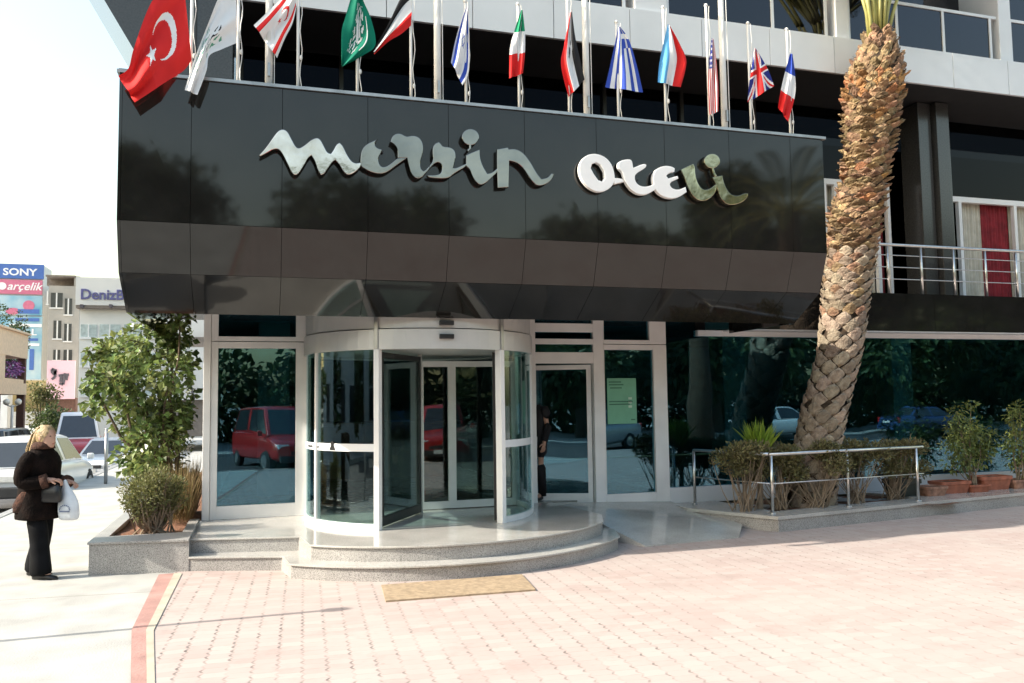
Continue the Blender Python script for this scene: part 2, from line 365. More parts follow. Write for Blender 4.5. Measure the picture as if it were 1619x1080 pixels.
def crown(mb, blobs, dens, L, Wd, mi=0, droop=.3, shell=.35):
    """leaves scattered through a set of blobs (centre, radii), most of them near each blob's skin"""
    for c, rad in blobs:
        c = Vector(c); rx, ry, rz = rad if isinstance(rad, (tuple, list)) else (rad,)*3
        n = int(dens*(rx*ry*rz)**(2/3))
        for _ in range(n):
            v = rvec().normalized(); k = 1 - abs(random.gauss(0, shell)); k = max(.05, k) * random.uniform(.9, 1.12)
            p = c + Vector((v.x*rx*k, v.y*ry*k, v.z*rz*k))
            p += noise.noise_vector(p*2.3)*.12*rx
            d = (v*.7 + rvec()*.9 + Vector((0, 0, -droop))); nn = (v + rvec()*.7 + Vector((0, 0, .5)))
            sc = random.uniform(.65, 1.2)
            leaf_quad(mb, p, d, nn, L*sc, Wd*sc, mi)
# ================================================================== SETTING
FY, FZ = 11.36, 0.32
def struct(mb, name, m, **k):
    o = mb.build(name, m, **k); o['kind'] = 'structure'; return o
g = MB(); g.add([(-900, -900, -2.4), (900, -900, -2.4), (900, 900, -2.4), (-900, 900, -2.4)], [(0, 1, 2, 3)]); struct(g, 'ground', M_EARTH)
# road: the side street on the left running away, and the street behind the photographer
g = MB(); g.prism([(-15, -.8, -.12), (-15, 8, -.14), (-15, 70, -1.60), (-15, 400, -1.60), (-15, 400, -2.5), (-15, -.8, -2.5)], (10.85, 0, 0)); g.box(-15, 60, -10, -.8, -2.5, -.12); struct(g, 'road', M_ASPH)
g = MB(); g.box(-4.0, 40, -.65, 48, -2.5, 0)
struct(g, 'pavement', M_SLAB)
g = MB(); g.box(-15, 60, -40, -10, -2.5, 0.0); g.prism([(-40, -40, 0), (-40, 8, 0), (-40, 70, -1.45), (-40, 400, -1.45), (-40, 400, -2.5), (-40, -40, -2.5)], (25, 0, 0)); struct(g, 'far_pavement', M_SLAB)
g = MB(); g.box(-4.15, -4.0, -.65, 48, -2.5, .012); g.box(-4.15, 40, -.8, -.65, -.25, .012); o = struct(g, 'kerb', M_GRAN)
# pink paver forecourt, bounded on the left by a red edging strip
A, B_, C_ = at(232, 1090, 2, 0), at(231, 998, 2, 0), at(275, 908, 2, 0)
dA = (A-B_).normalized(); Alow = B_ + dA*12
fore = [Alow, B_, C_, Vector((C_.x, 12, 0)), Vector((40, 12, 0)), Vector((40, Alow.y, 0))]
g = MB(); g.prism([(p.x, p.y, .006) for p in fore], (0, 0, -.05)); struct(g, 'paved_forecourt', M_PAVER)
def strip(name, pl, pr, z, m):
    g = MB(); n = len(pl); vs = [(p.x, p.y, z) for p in pl] + [(p.x, p.y, z) for p in pr]
    g.add(vs, [(i, i+n, i+n+1, i+1) for i in range(n-1)]); return struct(g, name, m)
L0, L1, L2 = at(207, 1090, 2, 0), at(208, 998, 2, 0), at(251, 910, 2, 0)
L0 = L1 + (L0-L1).normalized()*12
R0, R1, R2 = at(245, 1090, 2, 0), at(243, 999, 2, 0), at(288, 908, 2, 0); R0 = R1 + (R0-R1).normalized()*12
strip('red_edging', [L0, L1, L2], [Alow, B_, C_], .012, M_RED)
strip('beige_edging', [Alow, B_, C_], [R0, R1, R2], .012, M_BEIGE)

# ================================================================== ENTRANCE STEPS (platform, two curved risers, ramp)
steps = thing('entrance_steps', 'grey granite entrance steps, straight at the left, curved in the middle, with a ramp', 'steps', (2.1, 10.4, 0))
DC = Vector((2.09, 10.98, 0))
def arc(r_, a0, a1, n=40):
    return [(DC.x+r_*math.cos(a0+(a1-a0)*i/n), DC.y+r_*math.sin(a0+(a1-a0)*i/n)) for i in range(n+1)]
def slab(mb, pts, z0, z1, mi=0): mb.prism([(x, y, z1) for x, y in pts], (0, 0, z0-z1), mi)
aL, aR = PI+math.asin((10.98-9.62)/2.5)-.0, 2*PI-R(24)
up_arc = arc(2.50, PI+R(52), 2*PI-R(40))
lo_arc = arc(2.72, PI+R(50), 2*PI-R(41))
g = MB(); slab(g, [(-.70, FY)] + [(-.70, 9.90), (.45, 9.62), (up_arc[0][0], up_arc[0][1])] + up_arc[1:] + [(4.25, 9.9), (4.1, FY)], .16, FZ-.02); g.build('upper_riser', M_GRAN, steps)
g = MB(); slab(g, [(-.70, FY), (-.70, 9.88), (.46, 9.60)] + arc(2.525, PI+R(52), 2*PI-R(40)) + [(4.25, 9.9), (4.1, FY)], FZ-.02, FZ); g.build('upper_tread', M_MARB, steps, bevel=.004)
g = MB(); slab(g, [(-.70, 10.4), (-.70, 9.69), (.26, 9.36)] + lo_arc + [(4.32, 9.7), (4.2, 10.4)], -.02, .14); g.build('lower_riser', M_GRAN, steps)
g = MB(); slab(g, [(-.70, 10.4), (-.70, 9.67), (.27, 9.34)] + arc(2.745, PI+R(50), 2*PI-R(41)) + [(4.32, 9.7), (4.2, 10.4)], .14, .16); g.build('lower_tread', M_MARB, steps, bevel=.004)
g = MB()
g.add([(4.1, FY, FZ-.004), (6.0, FY, .24), (6.3, 9.9, .08), (5.9, 9.35, .02), (4.5, 9.2, .02), (4.25, 9.9, .2)], [(0, 5, 4, 3), (0, 3, 2, 1)])
g.add([(4.1, FY, -.05), (6.0, FY, -.05), (6.3, 9.9, -.05), (5.9, 9.35, -.05), (4.5, 9.2, -.05), (4.25, 9.9, -.05), (4.25, 9.9, .2), (4.5, 9.2, .02), (5.9, 9.35, .02), (6.3, 9.9, .08)], [(5, 4, 7, 6), (4, 3, 8, 7), (3, 2, 9, 8)])
g.build('ramp', M_MARB, steps)

# left planter
pl_ = thing('granite_planter', 'low grey granite planter with red soil at the left of the steps', 'planter', (-1.2, 9.9, 0))
PTS = dict(a=(-1.71, 9.86), b=(-.70, 9.68))
g = MB(); slab(g, [(-1.71, 9.86), (-.70, 9.68), (-.70, 10.22), (-1.71, 10.22)], -.02, .325); g.box(-1.71, -1.59, 10.22, 20, -.02, .325); g.box(-.80, -.70, 10.22, FY-.02, -.02, .325); g.build('planter_wall', M_GRAN, pl_)
g = MB(); slab(g, [(-1.725, 9.845), (-.70, 9.662), (-.70, 10.24), (-1.725, 10.24)], .325, .35); g.box(-1.725, -1.575, 10.24, 20, .325, .35); g.box(-.815, -.70, 10.24, FY-.02, .325, .35); g.build('coping', M_GRAN, pl_, bevel=.004)
def soil(name, x0, x1, y0, y1, z, parent):
    n = 24; ny = max(6, int((y1-y0)/(x1-x0)*n)) if y1-y0 > x1-x0 else n; ny = min(ny, 60); vs = []; fs = []
    for j in range(ny+1):
        for i in range(n+1):
            x = x0+(x1-x0)*i/n; y = y0+(y1-y0)*j/ny; vs.append((x, y, z+.03*noise.noise((x*3, y*3, 1))+.012*noise.noise((x*11, y*11, 3))))
    for j in range(ny):
        for i in range(n): q = j*(n+1)+i; fs.append((q, q+1, q+n+2, q+n+1))
    return MB().add(vs, fs).build(name, M_SOIL, parent, smooth=True)
soil('soil', -1.59, -.70, 10.22, 20, .29, pl_)

# right plinth planter
pr_ = thing('stone_plinth_planter', 'long low stone plinth with a bed of red soil under the palm', 'planter', (9, 10.3, 0))
d8 = Vector((11.743-6.659, 10.325-9.54, 0)).normalized()
F0 = Vector((6.62, 9.535, 0)); F1 = F0 + d8*12
g = MB(); slab(g, [(5.95, 10.75), (F0.x, F0.y), (F1.x, F1.y), (F1.x, FY-.02), (5.95, FY-.02)], -.02, .17); g.build('plinth_wall', M_GRAN, pr_)
g = MB()
G0, G1 = F0+Vector((-.02, -.02, 0)), F1+Vector((0, -.02, 0)); n8 = Vector((-d8.y, d8.x, 0))
H0 = G0 + n8*.42 + d8*.35; H1 = G1 + n8*.42
slab(g, [(5.93, 10.74), (G0.x, G0.y), (H0.x, H0.y), (6.75, FY-.02), (5.93, FY-.02)], .17, .215)
slab(g, [(G0.x, G0.y), (G1.x, G1.y), (H1.x, H1.y), (H0.x, H0.y)], .17, .215)
K0 = H0 + d8*2.9
slab(g, [(K0.x, K0.y), (H1.x, H1.y), (H1.x, FY-.02), (K0.x-.2, FY-.02)], .17, .215)
g.build('coping', M_MARB, pr_)
soil('soil', 6.4, 10.1, 9.9, FY-.03, .175, pr_)

# door mat
m0 = [at(603, 925, 2, .02), at(825, 908, 2, .02), at(847, 932, 2, .02), at(610, 950, 2, .02)]
mat_o = thing('door_mat', 'long tan coir door mat lying on the pink pavers in front of the steps', 'door mat', (1.8, 7.5, 0))
g = MB(); slab(g, [(p.x, p.y) for p in m0][::-1], .004, .022)
ob = g.build('mat_pile', M_COIR, mat_o)
c_ = sum(m0, Vector())/4
g = MB(); slab(g, [((p-c_).x*.998+c_.x, (p-c_).y*.99+c_.y) for p in m0][::-1], .0035, .010); g.build('backing', M_MATE, mat_o)

# ================================================================== HOTEL
H = thing('hotel_building', 'modern hotel front with a black granite canopy, white upper floor and teal glass below', 'building', (3, 11.4, 0))
def X(px, py, y): return at(px, py, 1, y).x
# ---- canopy: three bands of polished black panels, each panel its own slightly turned face
CXL, CXR = -1.30, 6.87
PROF = [(8.69, 5.08), (8.69, 3.61), (8.87, 3.12), (9.42, 2.775)]
seams = [CXL] + [x for x in [-.66 + .883*i for i in range(9)]] + [CXR]
g = MB()
for bnd in range(3):
    (y0, z0), (y1, z1) = PROF[bnd], PROF[bnd+1]
    t = Vector((0, y1-y0, z1-z0)); ln = t.length; t.normalize(); nn = Vector((0, t.z, -t.y))   # outward (towards -y / down)
    gp = .0025
    for i in range(len(seams)-1):
        a, b = seams[i]+gp, seams[i+1]-gp
        tw = [random.uniform(-.0016, .0016) for _ in range(4)]
        P = [Vector((a, y0, z0))+t*gp, Vector((b, y0, z0))+t*gp, Vector((b, y1, z1))-t*gp, Vector((a, y1, z1))-t*gp]
        P = [p + nn*w for p, w in zip(P, tw)]
        g.prism(P, -nn*.025)
canopy = g.build('canopy', M_BLK, H)
g = MB()
for bnd in range(3):
    (y0, z0), (y1, z1) = PROF[bnd], PROF[bnd+1]
    t = Vector((0, y1-y0, z1-z0)).normalized(); nn = Vector((0, t.z, -t.y))
    P = [Vector((CXL+.01, y0, z0)), Vector((CXR-.01, y0, z0)), Vector((CXR-.01, y1, z1)), Vector((CXL+.01, y1, z1))]
    g.prism([p-nn*.027 for p in P], -nn*.05)
g.build('canopy_backing', M_DARK, H)
def endplate(mb, x0, x1, yb):
    P = [(x0, y+.03, z-.0) for y, z in PROF] ; P = [(x0, 8.70, 5.075), (x0, 8.70, 3.61), (x0, 8.88, 3.12), (x0, 9.425, 2.78), (x0, yb, 2.78), (x0, yb, 5.075)]
    mb.prism(P, (x1-x0, 0, 0))
g = MB(); endplate(g, CXL-.03, CXL-.002, 13.0); g.build('canopy_side', M_BLK, H)
g = MB(); g.prism([(CXR+.002, 8.70, 5.075), (CXR+.002, 8.70, 3.61), (CXR+.002, 8.88, 3.12), (CXR+.002, 9.425, 2.78), (CXR+.002, 10.98, 2.78), (CXR+.002, 10.98, 3.42), (CXR+.002, 9.0, 3.42), (CXR+.002, 9.0, 5.075)], (.03, 0, 0)); g.build('canopy_side', M_BLK, H)
g = MB(); g.box(CXL-.05, CXR+.06, 8.665, 8.93, 5.082, 5.115); g.build('canopy_cap', M_TRIM, H)
g = MB(); g.box(CXL+.005, CXR-.005, 8.78, 8.92, 3.42, 5.08); g.build('terrace_parapet', M_BLK2, H)
g = MB(); g.box(CXL+.005, CXR-.005, 8.95, 12.4, 3.28, 3.42); g.box(CXL+.005, CXR-.005, 9.6, 13, 3.06, 3.12); g.build('terrace_deck', M_BLK2, H)
# ---- left end wall of the upper terrace, leaning outwards as it rises
g = MB(); g.prism([(-.36, 11.4, 3.43), (-1.28, 11.4, 3.43), (-1.28, 11.4, 5.9), (-1.62, 11.4, 6.5), (-1.94, 11.4, 7.05), (-2.6, 11.4, 8.2), (-.36, 11.4, 8.2)], (0, 2.5, 0))
g.build('terrace_end_wall', M_BLK2, H)
g = MB(); g.box(-.83, -.815, 11.392, 11.4, 3.43, 8.2); g.box(-1.75, -.36, 11.392, 11.4, 6.15, 6.165); g.build('wall_joint', M_DARK, H)
# ---- ground floor frames
gl, fr = 11.42, FY     # glass line, frame line
ZT = 3.05
def framed(name, x0, x1, z0, z1, w=.07, wb=None, y=fr, d=.09, panes=None, gm=M_GL, m=M_ALU, wl=None, wr=None, wt=None):
    g = MB(); wb = wb or w; wl = wl or w; wr = wr or w; wt = wt or w
    g.box(x0, x0+wl, y, y+d, z0, z1); g.box(x1-wr, x1, y, y+d, z0, z1)
    g.box(x0+wl, x1-wr, y+.002, y+d-.002, z0, z0+wb); g.box(x0+wl, x1-wr, y+.002, y+d-.002, z1-wt, z1)
    f = g.build(name, m, H, bevel=.004)
    g = MB(); g.box(x0+wl-.01, x1-wr+.01, y+d*.5, y+d*.5+.008, z0+wb-.01, z1-wt+.01); p = g.build('pane', gm, f)
    return f
xs = lambda px, py=650: X(px, py, FY)
x320, x333, x483 = xs(321), xs(333), xs(484)
g = MB(); g.box(x320, x333-.004, FY-.02, FY+.16, FZ, ZT); g.build('corner_post', M_ALU, H, bevel=.006)
framed('window', x333, x483, FZ, 2.62, w=.085, wb=.17, wr=.135)
framed('window', x333, x483, 2.63, ZT, w=.085, wb=.06, wr=.135, wt=.04, gm=M_GL)
# bay right of the drum
x836, x846, x940, x956, x1034, x1056 = xs(836), xs(848), xs(940), xs(956), xs(1035), xs(1056)
g = MB(); g.box(x836, x846, FY, FY+.1, FZ-.06, ZT); g.box(x940, x956, FY, FY+.1, .26, ZT)
g.box(x846, x940, FY+.002, FY+.098, 2.335, 2.50); g.box(x846, x940, FY+.002, FY+.098, 2.62, 2.70); g.box(x846, x940, FY+.002, FY+.098, 2.80, 2.93)
fdoor = g.build('door_frame', M_ALU, H, bevel=.004)
g = MB(); g.box(x846, x940, FY+.05, FY+.058, 2.50, 2.62); g.box(x846, x940, FY+.05, FY+.058, 2.70, 2.80); g.box(x846, x940, FY+.05, FY+.058, 2.93, ZT); g.build('pane', M_GL, fdoor)
framed('window', x956+.002, x1056, .24, 2.62, w=.03, wb=.15, wl=.012, wr=(x1056-x1034), wt=.08)
framed('window', x956+.002, x1056, 2.63, ZT, w=.03, wb=.06, wl=.012, wr=(x1056-x1034)*1.25, wt=.03, gm=M_GL)
# side door standing ajar, hinged at the right, opening inwards
hx, hy = x940-.01, FY+.09
ang = R(22); dvec = Vector((-math.cos(ang), math.sin(ang), 0)); W_ = (x940-x846)*1.0
def leaf(name, p0, dv, w, z0, z1, st, th, m, gm, wb=None, wt=None):
    g = MB(); p0 = Vector(p0); q = Vector((-dv.y, dv.x, 0)); wb = wb or st; wt = wt or st
    def bar(a0, a1, za, zb, t_=th):
        P = [p0+dv*a0+q*t_/2, p0+dv*a1+q*t_/2, p0+dv*a1-q*t_/2, p0+dv*a0-q*t_/2]
        g.prism([(p.x, p.y, zb) for p in P], (0, 0, za-zb))
    bar(0, st, z0, z1); bar(w-st, w, z0, z1); bar(st, w-st, z0, z0+wb, th-.004); bar(st, w-st, z1-wt, z1, th-.004)
    f = g.build(name, m, H if name == 'side_door' else RD, bevel=.003)
    g = MB(); a0, a1 = st-.005, w-st+.005
    P = [p0+dv*a0+q*.004, p0+dv*a1+q*.004, p0+dv*a1-q*.004, p0+dv*a0-q*.004]; g.prism([(p.x, p.y, z1-wt+.005) for p in P], (0, 0, z0+wb-z1+wt-.01))
    if name == 'side_door': g.build('pane', gm, f)
    else: g.build('leaf_glass', gm, RD)
    return f
sd = leaf('side_door', (hx, hy, 0), dvec, W_*.98, .27, 2.32, .07, .045, M_ALU, M_GL, wb=.14)
hp = Vector((hx, hy, 0)) + dvec*(W_*.9); q = Vector((-dvec.y, dvec.x, 0))
g = MB(); g.tube([hp+q*.03+Vector((0, 0, .95)), hp+q*.07+Vector((0, 0, .95)), hp+q*.07+Vector((0, 0, 1.25)), hp+q*.03+Vector((0, 0, 1.25))], .012, 8); g.tube([hp-q*.03+Vector((0, 0, .95)), hp-q*.07+Vector((0, 0, .95)), hp-q*.07+Vector((0, 0, 1.25)), hp-q*.03+Vector((0, 0, 1.25))], .012, 8)
g.build('handle', M_STEEL, sd, smooth=True)
# right wing: long teal glazing over a white base, white head, mullions
WX0, WX1 = x1056+.002, 18.0
g = MB(); g.box(WX0, WX1, FY+.0, FY+.14, .20, .44); g.build('window_base', M_WPAN, H, bevel=.006)
g = MB(); g.box(WX0+.55, WX1, FY-.005, FY+.13, 2.762, 2.855); g.build('window_head', M_WPAN, H, bevel=.004)
px_m = [1363, 1555]
mx = [WX0] + [X(p, 650, FY+.05) for p in px_m] + [15.2, WX1]
wwin = None
for i in range(len(mx)-1):
    g = MB(); top = 2.762 if i else 3.05
    g.box(mx[i]+.004, mx[i+1]-.004, FY+.05, FY+.06, .44, 2.762)
    if i == 0: g.box(mx[0]+.004, WX0+.54, FY+.05, FY+.06, 2.762, 3.05)
    g.build('shop_window', M_GL, H)
g = MB(); g.box(WX0, 6.86, FY+.3, FY+.34, 2.77, 3.05); g.build('transom_panel', M_DARK, H)
# ---- revolving door drum
def ring(mb, r0, r1, z0, z1, a0=0, a1=2*PI, n=64, mi=0, c=DC):
    full = abs(a1-a0-2*PI) < 1e-6; vs = []; m = n if full else n+1
    for i in range(m):
        a = a0+(a1-a0)*i/n; ca, sa = math.cos(a), math.sin(a)
        vs += [(c.x+r0*ca, c.y+r0*sa, z0), (c.x+r1*ca, c.y+r1*sa, z0), (c.x+r1*ca, c.y+r1*sa, z1), (c.x+r0*ca, c.y+r0*sa, z1)]
    fs = []
    for i in range(n):
        p, q_ = 4*i, 4*((i+1) % m)
        for k in range(4): fs.append((p+k, p+(k+1) % 4, q_+(k+1) % 4, q_+k))
    if not full: fs += [(0, 1, 2, 3), (4*n, 4*n+3, 4*n+2, 4*n+1)]
    mb.add(vs, fs, mi)
g = MB(); ring(g, 1.40, 1.52, 2.42, 2.655); ring(g, 1.38, 1.50, 2.668, 3.05); ring(g, 0.0, 1.40, 2.44, 2.47)
RD = g.build('revolving_door', M_DRUM, H)
aPL = math.atan2(9.70-DC.y, 1.345-DC.x); aPR = math.atan2(9.70-DC.y, 2.845-DC.x)
aFL = PI+math.asin((10.98-FY)/1.5); aFR = -math.asin((10.98-FY)/1.5)
aPL += 2*PI; aFL = aFL if aFL > 0 else aFL+2*PI
for (a0, a1) in ((aFL, aPL-.03), (aPR+.03, aFR)):
    g = MB(); ring(g, 1.476, 1.486, FZ+.07, 2.42, a0, a1, 28); g.build('curved_glass', M_GLC, RD, smooth=False)
    g = MB(); ring(g, 1.445, 1.50, FZ, FZ+.07, a0, a1, 28); g.build('bottom_rail', M_ALU, RD)
    g = MB(); ring(g, 1.488, 1.491, 1.225, 1.315, a0, a1, 28); st = g.build('glass_band', M_WPAN, RD)
def radial_post(a, w, d, z0, z1, m, r=1.48, nm='door_post'):
    t = Vector((-math.sin(a), math.cos(a), 0)); n_ = Vector((math.cos(a), math.sin(a), 0)); c = DC+n_*r
    P = [c+t*w/2+n_*d/2, c-t*w/2+n_*d/2, c-t*w/2-n_*d/2, c+t*w/2-n_*d/2]
    g = MB(); g.prism([(p.x, p.y, z1) for p in P], (0, 0, z0-z1)); return g.build(nm, m, RD, bevel=.004)
for a in (aPL, aPR): radial_post(a, .065, .10, FZ, 2.42, M_ALU)
for a in (aFL+.03, aFL+.62): radial_post(a, .05, .06, FZ, 2.42, M_ALU)
for a in (aFR-.05, aFR-.55): radial_post(a, .05, .06, FZ, 2.42, M_ALU)
for a in (aPL, aPR): radial_post(a, .05, .04, 2.42, 3.05, M_TRIM, 1.515, 'header_strip')
# door leaves
v1 = Vector((2.07-1.39, 10.93-9.82, 0)); leaf('door_leaf', (1.39, 9.82, 0), v1.normalized(), v1.length, FZ+.02, 2.40, .055, .05, M_BLKM, M_GLC, wb=.11, wt=.07)
v2 = Vector((3.10-2.80, 10.83-9.80, 0)); leaf('door_leaf', (2.80, 9.80, 0), v2.normalized(), v2.length, FZ+.02, 2.40, .055, .05, M_BLKM, M_GLC, wb=.11, wt=.07)
for (a, b) in ((2.13, 2.585), (2.585, 3.24), (3.27, 3.50)):
    leaf('sliding_leaf', (a, 11.24, 0), Vector((1, 0, 0)), b-a, FZ+.01, 2.36, .055, .06, M_ALU, M_GLC, wb=.10, wt=.08)
g = MB(); g.tube([(2.09, 10.98, FZ), (2.09, 10.98, 2.44)], .03, 12); g.build('centre_shaft', M_ALU, RD, smooth=True)
for z in (2.72, 2.56):
    c = DC + Vector((math.cos(-PI/2+.02), math.sin(-PI/2+.02), 0))*1.535; g = MB(); g.box(c.x-.085, c.x+.085, c.y-.03, c.y+.03, z-.025, z+.03); g.build('motion_sensor', M_BLKM, RD, bevel=.008)
# marks on the left glass band: a row of small characters and a round sign with a figure
def band_xy(a, r_=1.494): return DC + Vector((math.cos(a), math.sin(a), 0))*r_
g = MB()
for i in range(12):
    a = aFL+.42+i*.022; p = band_xy(a); t = Vector((-math.sin(a), math.cos(a), 0)); h_ = [.03, .022, .034, .02, .03, .026, .018, .034, .022, .03, .02, .028][i]
    if i in (6,): continue
    P = [p-t*.010, p+t*.010]; n_ = Vector((math.cos(a), math.sin(a), 0))*.0015
    g.prism([(P[0].x, P[0].y, 1.255), (P[1].x, P[1].y, 1.255), (P[1].x, P[1].y, 1.255+h_*.35), (P[0].x+t.x*.008, P[0].y+t.y*.008, 1.255+h_), (P[0].x, P[0].y, 1.255+h_)], n_)
a = aFL+.86; p = band_xy(a); t = Vector((-math.sin(a), math.cos(a), 0)); n_ = Vector((math.cos(a), math.sin(a), 0))*.002
g.prism([(p.x-t.x*.055, p.y-t.y*.055, 1.235), (p.x+t.x*.055, p.y+t.y*.055, 1.235), (p.x+t.x*.02, p.y+t.y*.02, 1.30), (p.x-t.x*.02, p.y-t.y*.02, 1.30)], n_)
g.prism([(p.x+t.x*.03*math.cos(k*PI/5), p.y+t.y*.03*math.cos(k*PI/5), 1.315+.028*math.sin(k*PI/5)) for k in range(10)], n_)
g.build('glass_mark', M_BLKM, RD)
# ---- lobby behind the glass
g = MB(); g.box(-.6, 18, FY+.16, 20, -.1, FZ-.01); g.build('lobby_floor', M_TILE, H)
g = MB(); g.box(-.6, 18, 19.5, 19.7, FZ, 3.3); g.box(-.66, -.6, FY+.17, 20, 0, 3.3); g.box(4.4, 4.5, 14.5, 19.5, FZ, 3.3); g.box(17.9, 18, FY+.17, 19.5, FZ, 3.3); g.build('lobby_wall', M_LWALL, H)
g = MB(); g.box(-.66, 18, FY+.36, 20, 3.12, 3.27); g.build('lobby_ceiling', M_LWALL, H)
for cx_ in (-.0, 8.6, 12.6): g = MB(); g.box(cx_, cx_+.5, 14, 14.5, FZ, 3.12); g.build('lobby_column', M_LWALL, H, bevel=.01)
g = MB(); g.box(.9, 3.8, 16.2, 16.9, FZ, 1.35); g.box(.8, 3.9, 16.1, 17, 1.35, 1.42); g.build('reception_counter', M_WOOD, H, bevel=.01)
# ---- balcony fascia to the right of the canopy
BY = 11.0
ps = [7.0, X(1340, 500, BY), X(1478, 500, BY), X(1555, 500, BY), 13.6, 14.9, 16.2, 18]
g = MB()
for i in range(len(ps)-1): g.box(ps[i]+.004, ps[i+1]-.004, BY+random.uniform(0, .003), BY+.03, 2.85, 3.475)
g.build('balcony_fascia', M_BLK, H)
g = MB(); g.box(6.95, 18, BY+.032, 12.5, 3.28, 3.46); g.build('balcony_floor', M_BLK2, H)
g = MB(); g.box(7.0, 18, BY+.01, FY-.006, 2.835, 2.848); g.build('balcony_soffit', M_WPAN, H)
# ---- first floor: dark glazing set back, columns, curtained windows
IY = 12.4
g = MB(); g.box(-.35, 18, IY+.06, IY+.07, 3.46, 7.1); g.build('terrace_glazing', M_GLD, H)
g = MB()
for x in [-.3 + 1.45*i for i in range(13)]:
    if x < 9.6 : g.box(x, x+.06, IY, IY+.14, 3.46, 7.1)
g.box(-.35, 9.6, IY+.003, IY+.137, 5.9, 5.96)
g.build('glazing_bar', M_BLKM, H)
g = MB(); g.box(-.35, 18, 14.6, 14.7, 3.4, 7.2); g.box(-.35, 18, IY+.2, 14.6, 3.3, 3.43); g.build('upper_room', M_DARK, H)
for a, b in ((1458, 1478), (1480, 1500)):
    xa, xb = X(a, 320, 11.75), X(b, 320, 11.75); g = MB(); g.box(xa, xb, 11.75 if a < 1470 else 11.65, 12.2, 3.46, 7.1); g.build('column', M_BLK2, H, bevel=.01)
def curtained(x0, x1, z0, z1, y, ml, cur):
    g = MB(); w = .06
    for xv in ml: g.box(xv-.035, xv+.035, y, y+.08, z0, z1)
    g.box(x0, x0+w, y-.004, y+.084, z0, z1); g.box(x1-w, x1, y-.004, y+.084, z0, z1); g.box(x0+w, x1-w, y-.002, y+.082, z1-.1, z1); g.box(x0+w, x1-w, y-.002, y+.082, z0, z0+.05)
    f = g.build('terrace_window', M_ALU, H)
    for (a, b, m) in cur:
        nv = max(24, int((b-a)/.012)); vs = []
        for k in range(nv+1):
            xx = a+(b-a)*k/nv; yy = y+.16+.022*math.sin(k*1.05)+.012*math.sin(k*.37+a)
            vs += [(xx, yy, z0+.03), (xx, yy, z1-.05)]
        MB().add(vs, [(2*k, 2*k+2, 2*k+3, 2*k+1) for k in range(nv)]).build('curtain', m, f, smooth=True)
wy = 12.2
wx0 = X(1506, 400, wy)
curtained(wx0, wx0+5, 3.47, 5.55, wy, [X(1522, 400, wy), X(1606, 400, wy)+.05, X(1606, 400, wy)+1.4], [(X(1527, 400, wy), X(1563, 400, wy), M_CURT), (X(1563, 400, wy), X(1607, 400, wy), M_REDC), (X(1609, 400, wy), wx0+4.5, M_CURT)])
wx1 = X(1306, 400, wy)
curtained(wx1, X(1412, 430, wy), 3.47, 5.70, wy, [X(1326, 400, wy), X(1392, 430, wy)], [(X(1312, 400, wy), X(1392, 430, wy), M_CURT), (X(1395, 430, wy), X(1408, 430, wy), M_REDC)])
# ---- stainless railing on the balcony
ry, rz0, rz1 = 11.08, 3.475, 4.30
g = MB(); g.tube([(8.0, ry, rz1), (18, ry, rz1)], .026, 10)
for k in range(1, 4): g.tube([(8.0, ry, rz0+.05+.2*k), (18, ry, rz0+.05+.2*k)], .008, 6)
g.tube([(8.0, ry, rz1), (7.3, ry, rz1-.28), (7.25, ry, rz1-.6), (7.25, ry, rz0)], .026, 10)
rail = g.build('balcony_railing', M_STEEL, H, smooth=True)
xp = X(1404, 430, ry); stp = (X(1607, 430, ry)-X(1404, 430, ry))/4*1.0
for i in range(-2, 8):
    g = MB(); g.tube([(xp+stp*i, ry, rz0), (xp+stp*i, ry, rz1-.02)], .021, 10)
    if xp+stp*i > 8.1: g.build('railing_post', M_STEEL, rail, smooth=True)
# ---- white parapet band above, made of panels with open joints
s0 = X(1111, 95, 11.0); st_ = (X(1596, 150, 11.0)-s0)/5
g = MB(); x = s0 - st_*8
while x < 18:
    a, b = max(x, -.35), x+st_
    if b > -.35: g.box(a+.006, b-.006, 11.0+random.uniform(0, .004), 11.05, 7.1, 7.72)
    x += st_
g.build('parapet_panel', M_WPAN, H)
g = MB(); g.box(-.35, 18, 11.052, 13.0, 7.12, 7.66); g.build('floor_slab', M_DARK, H)
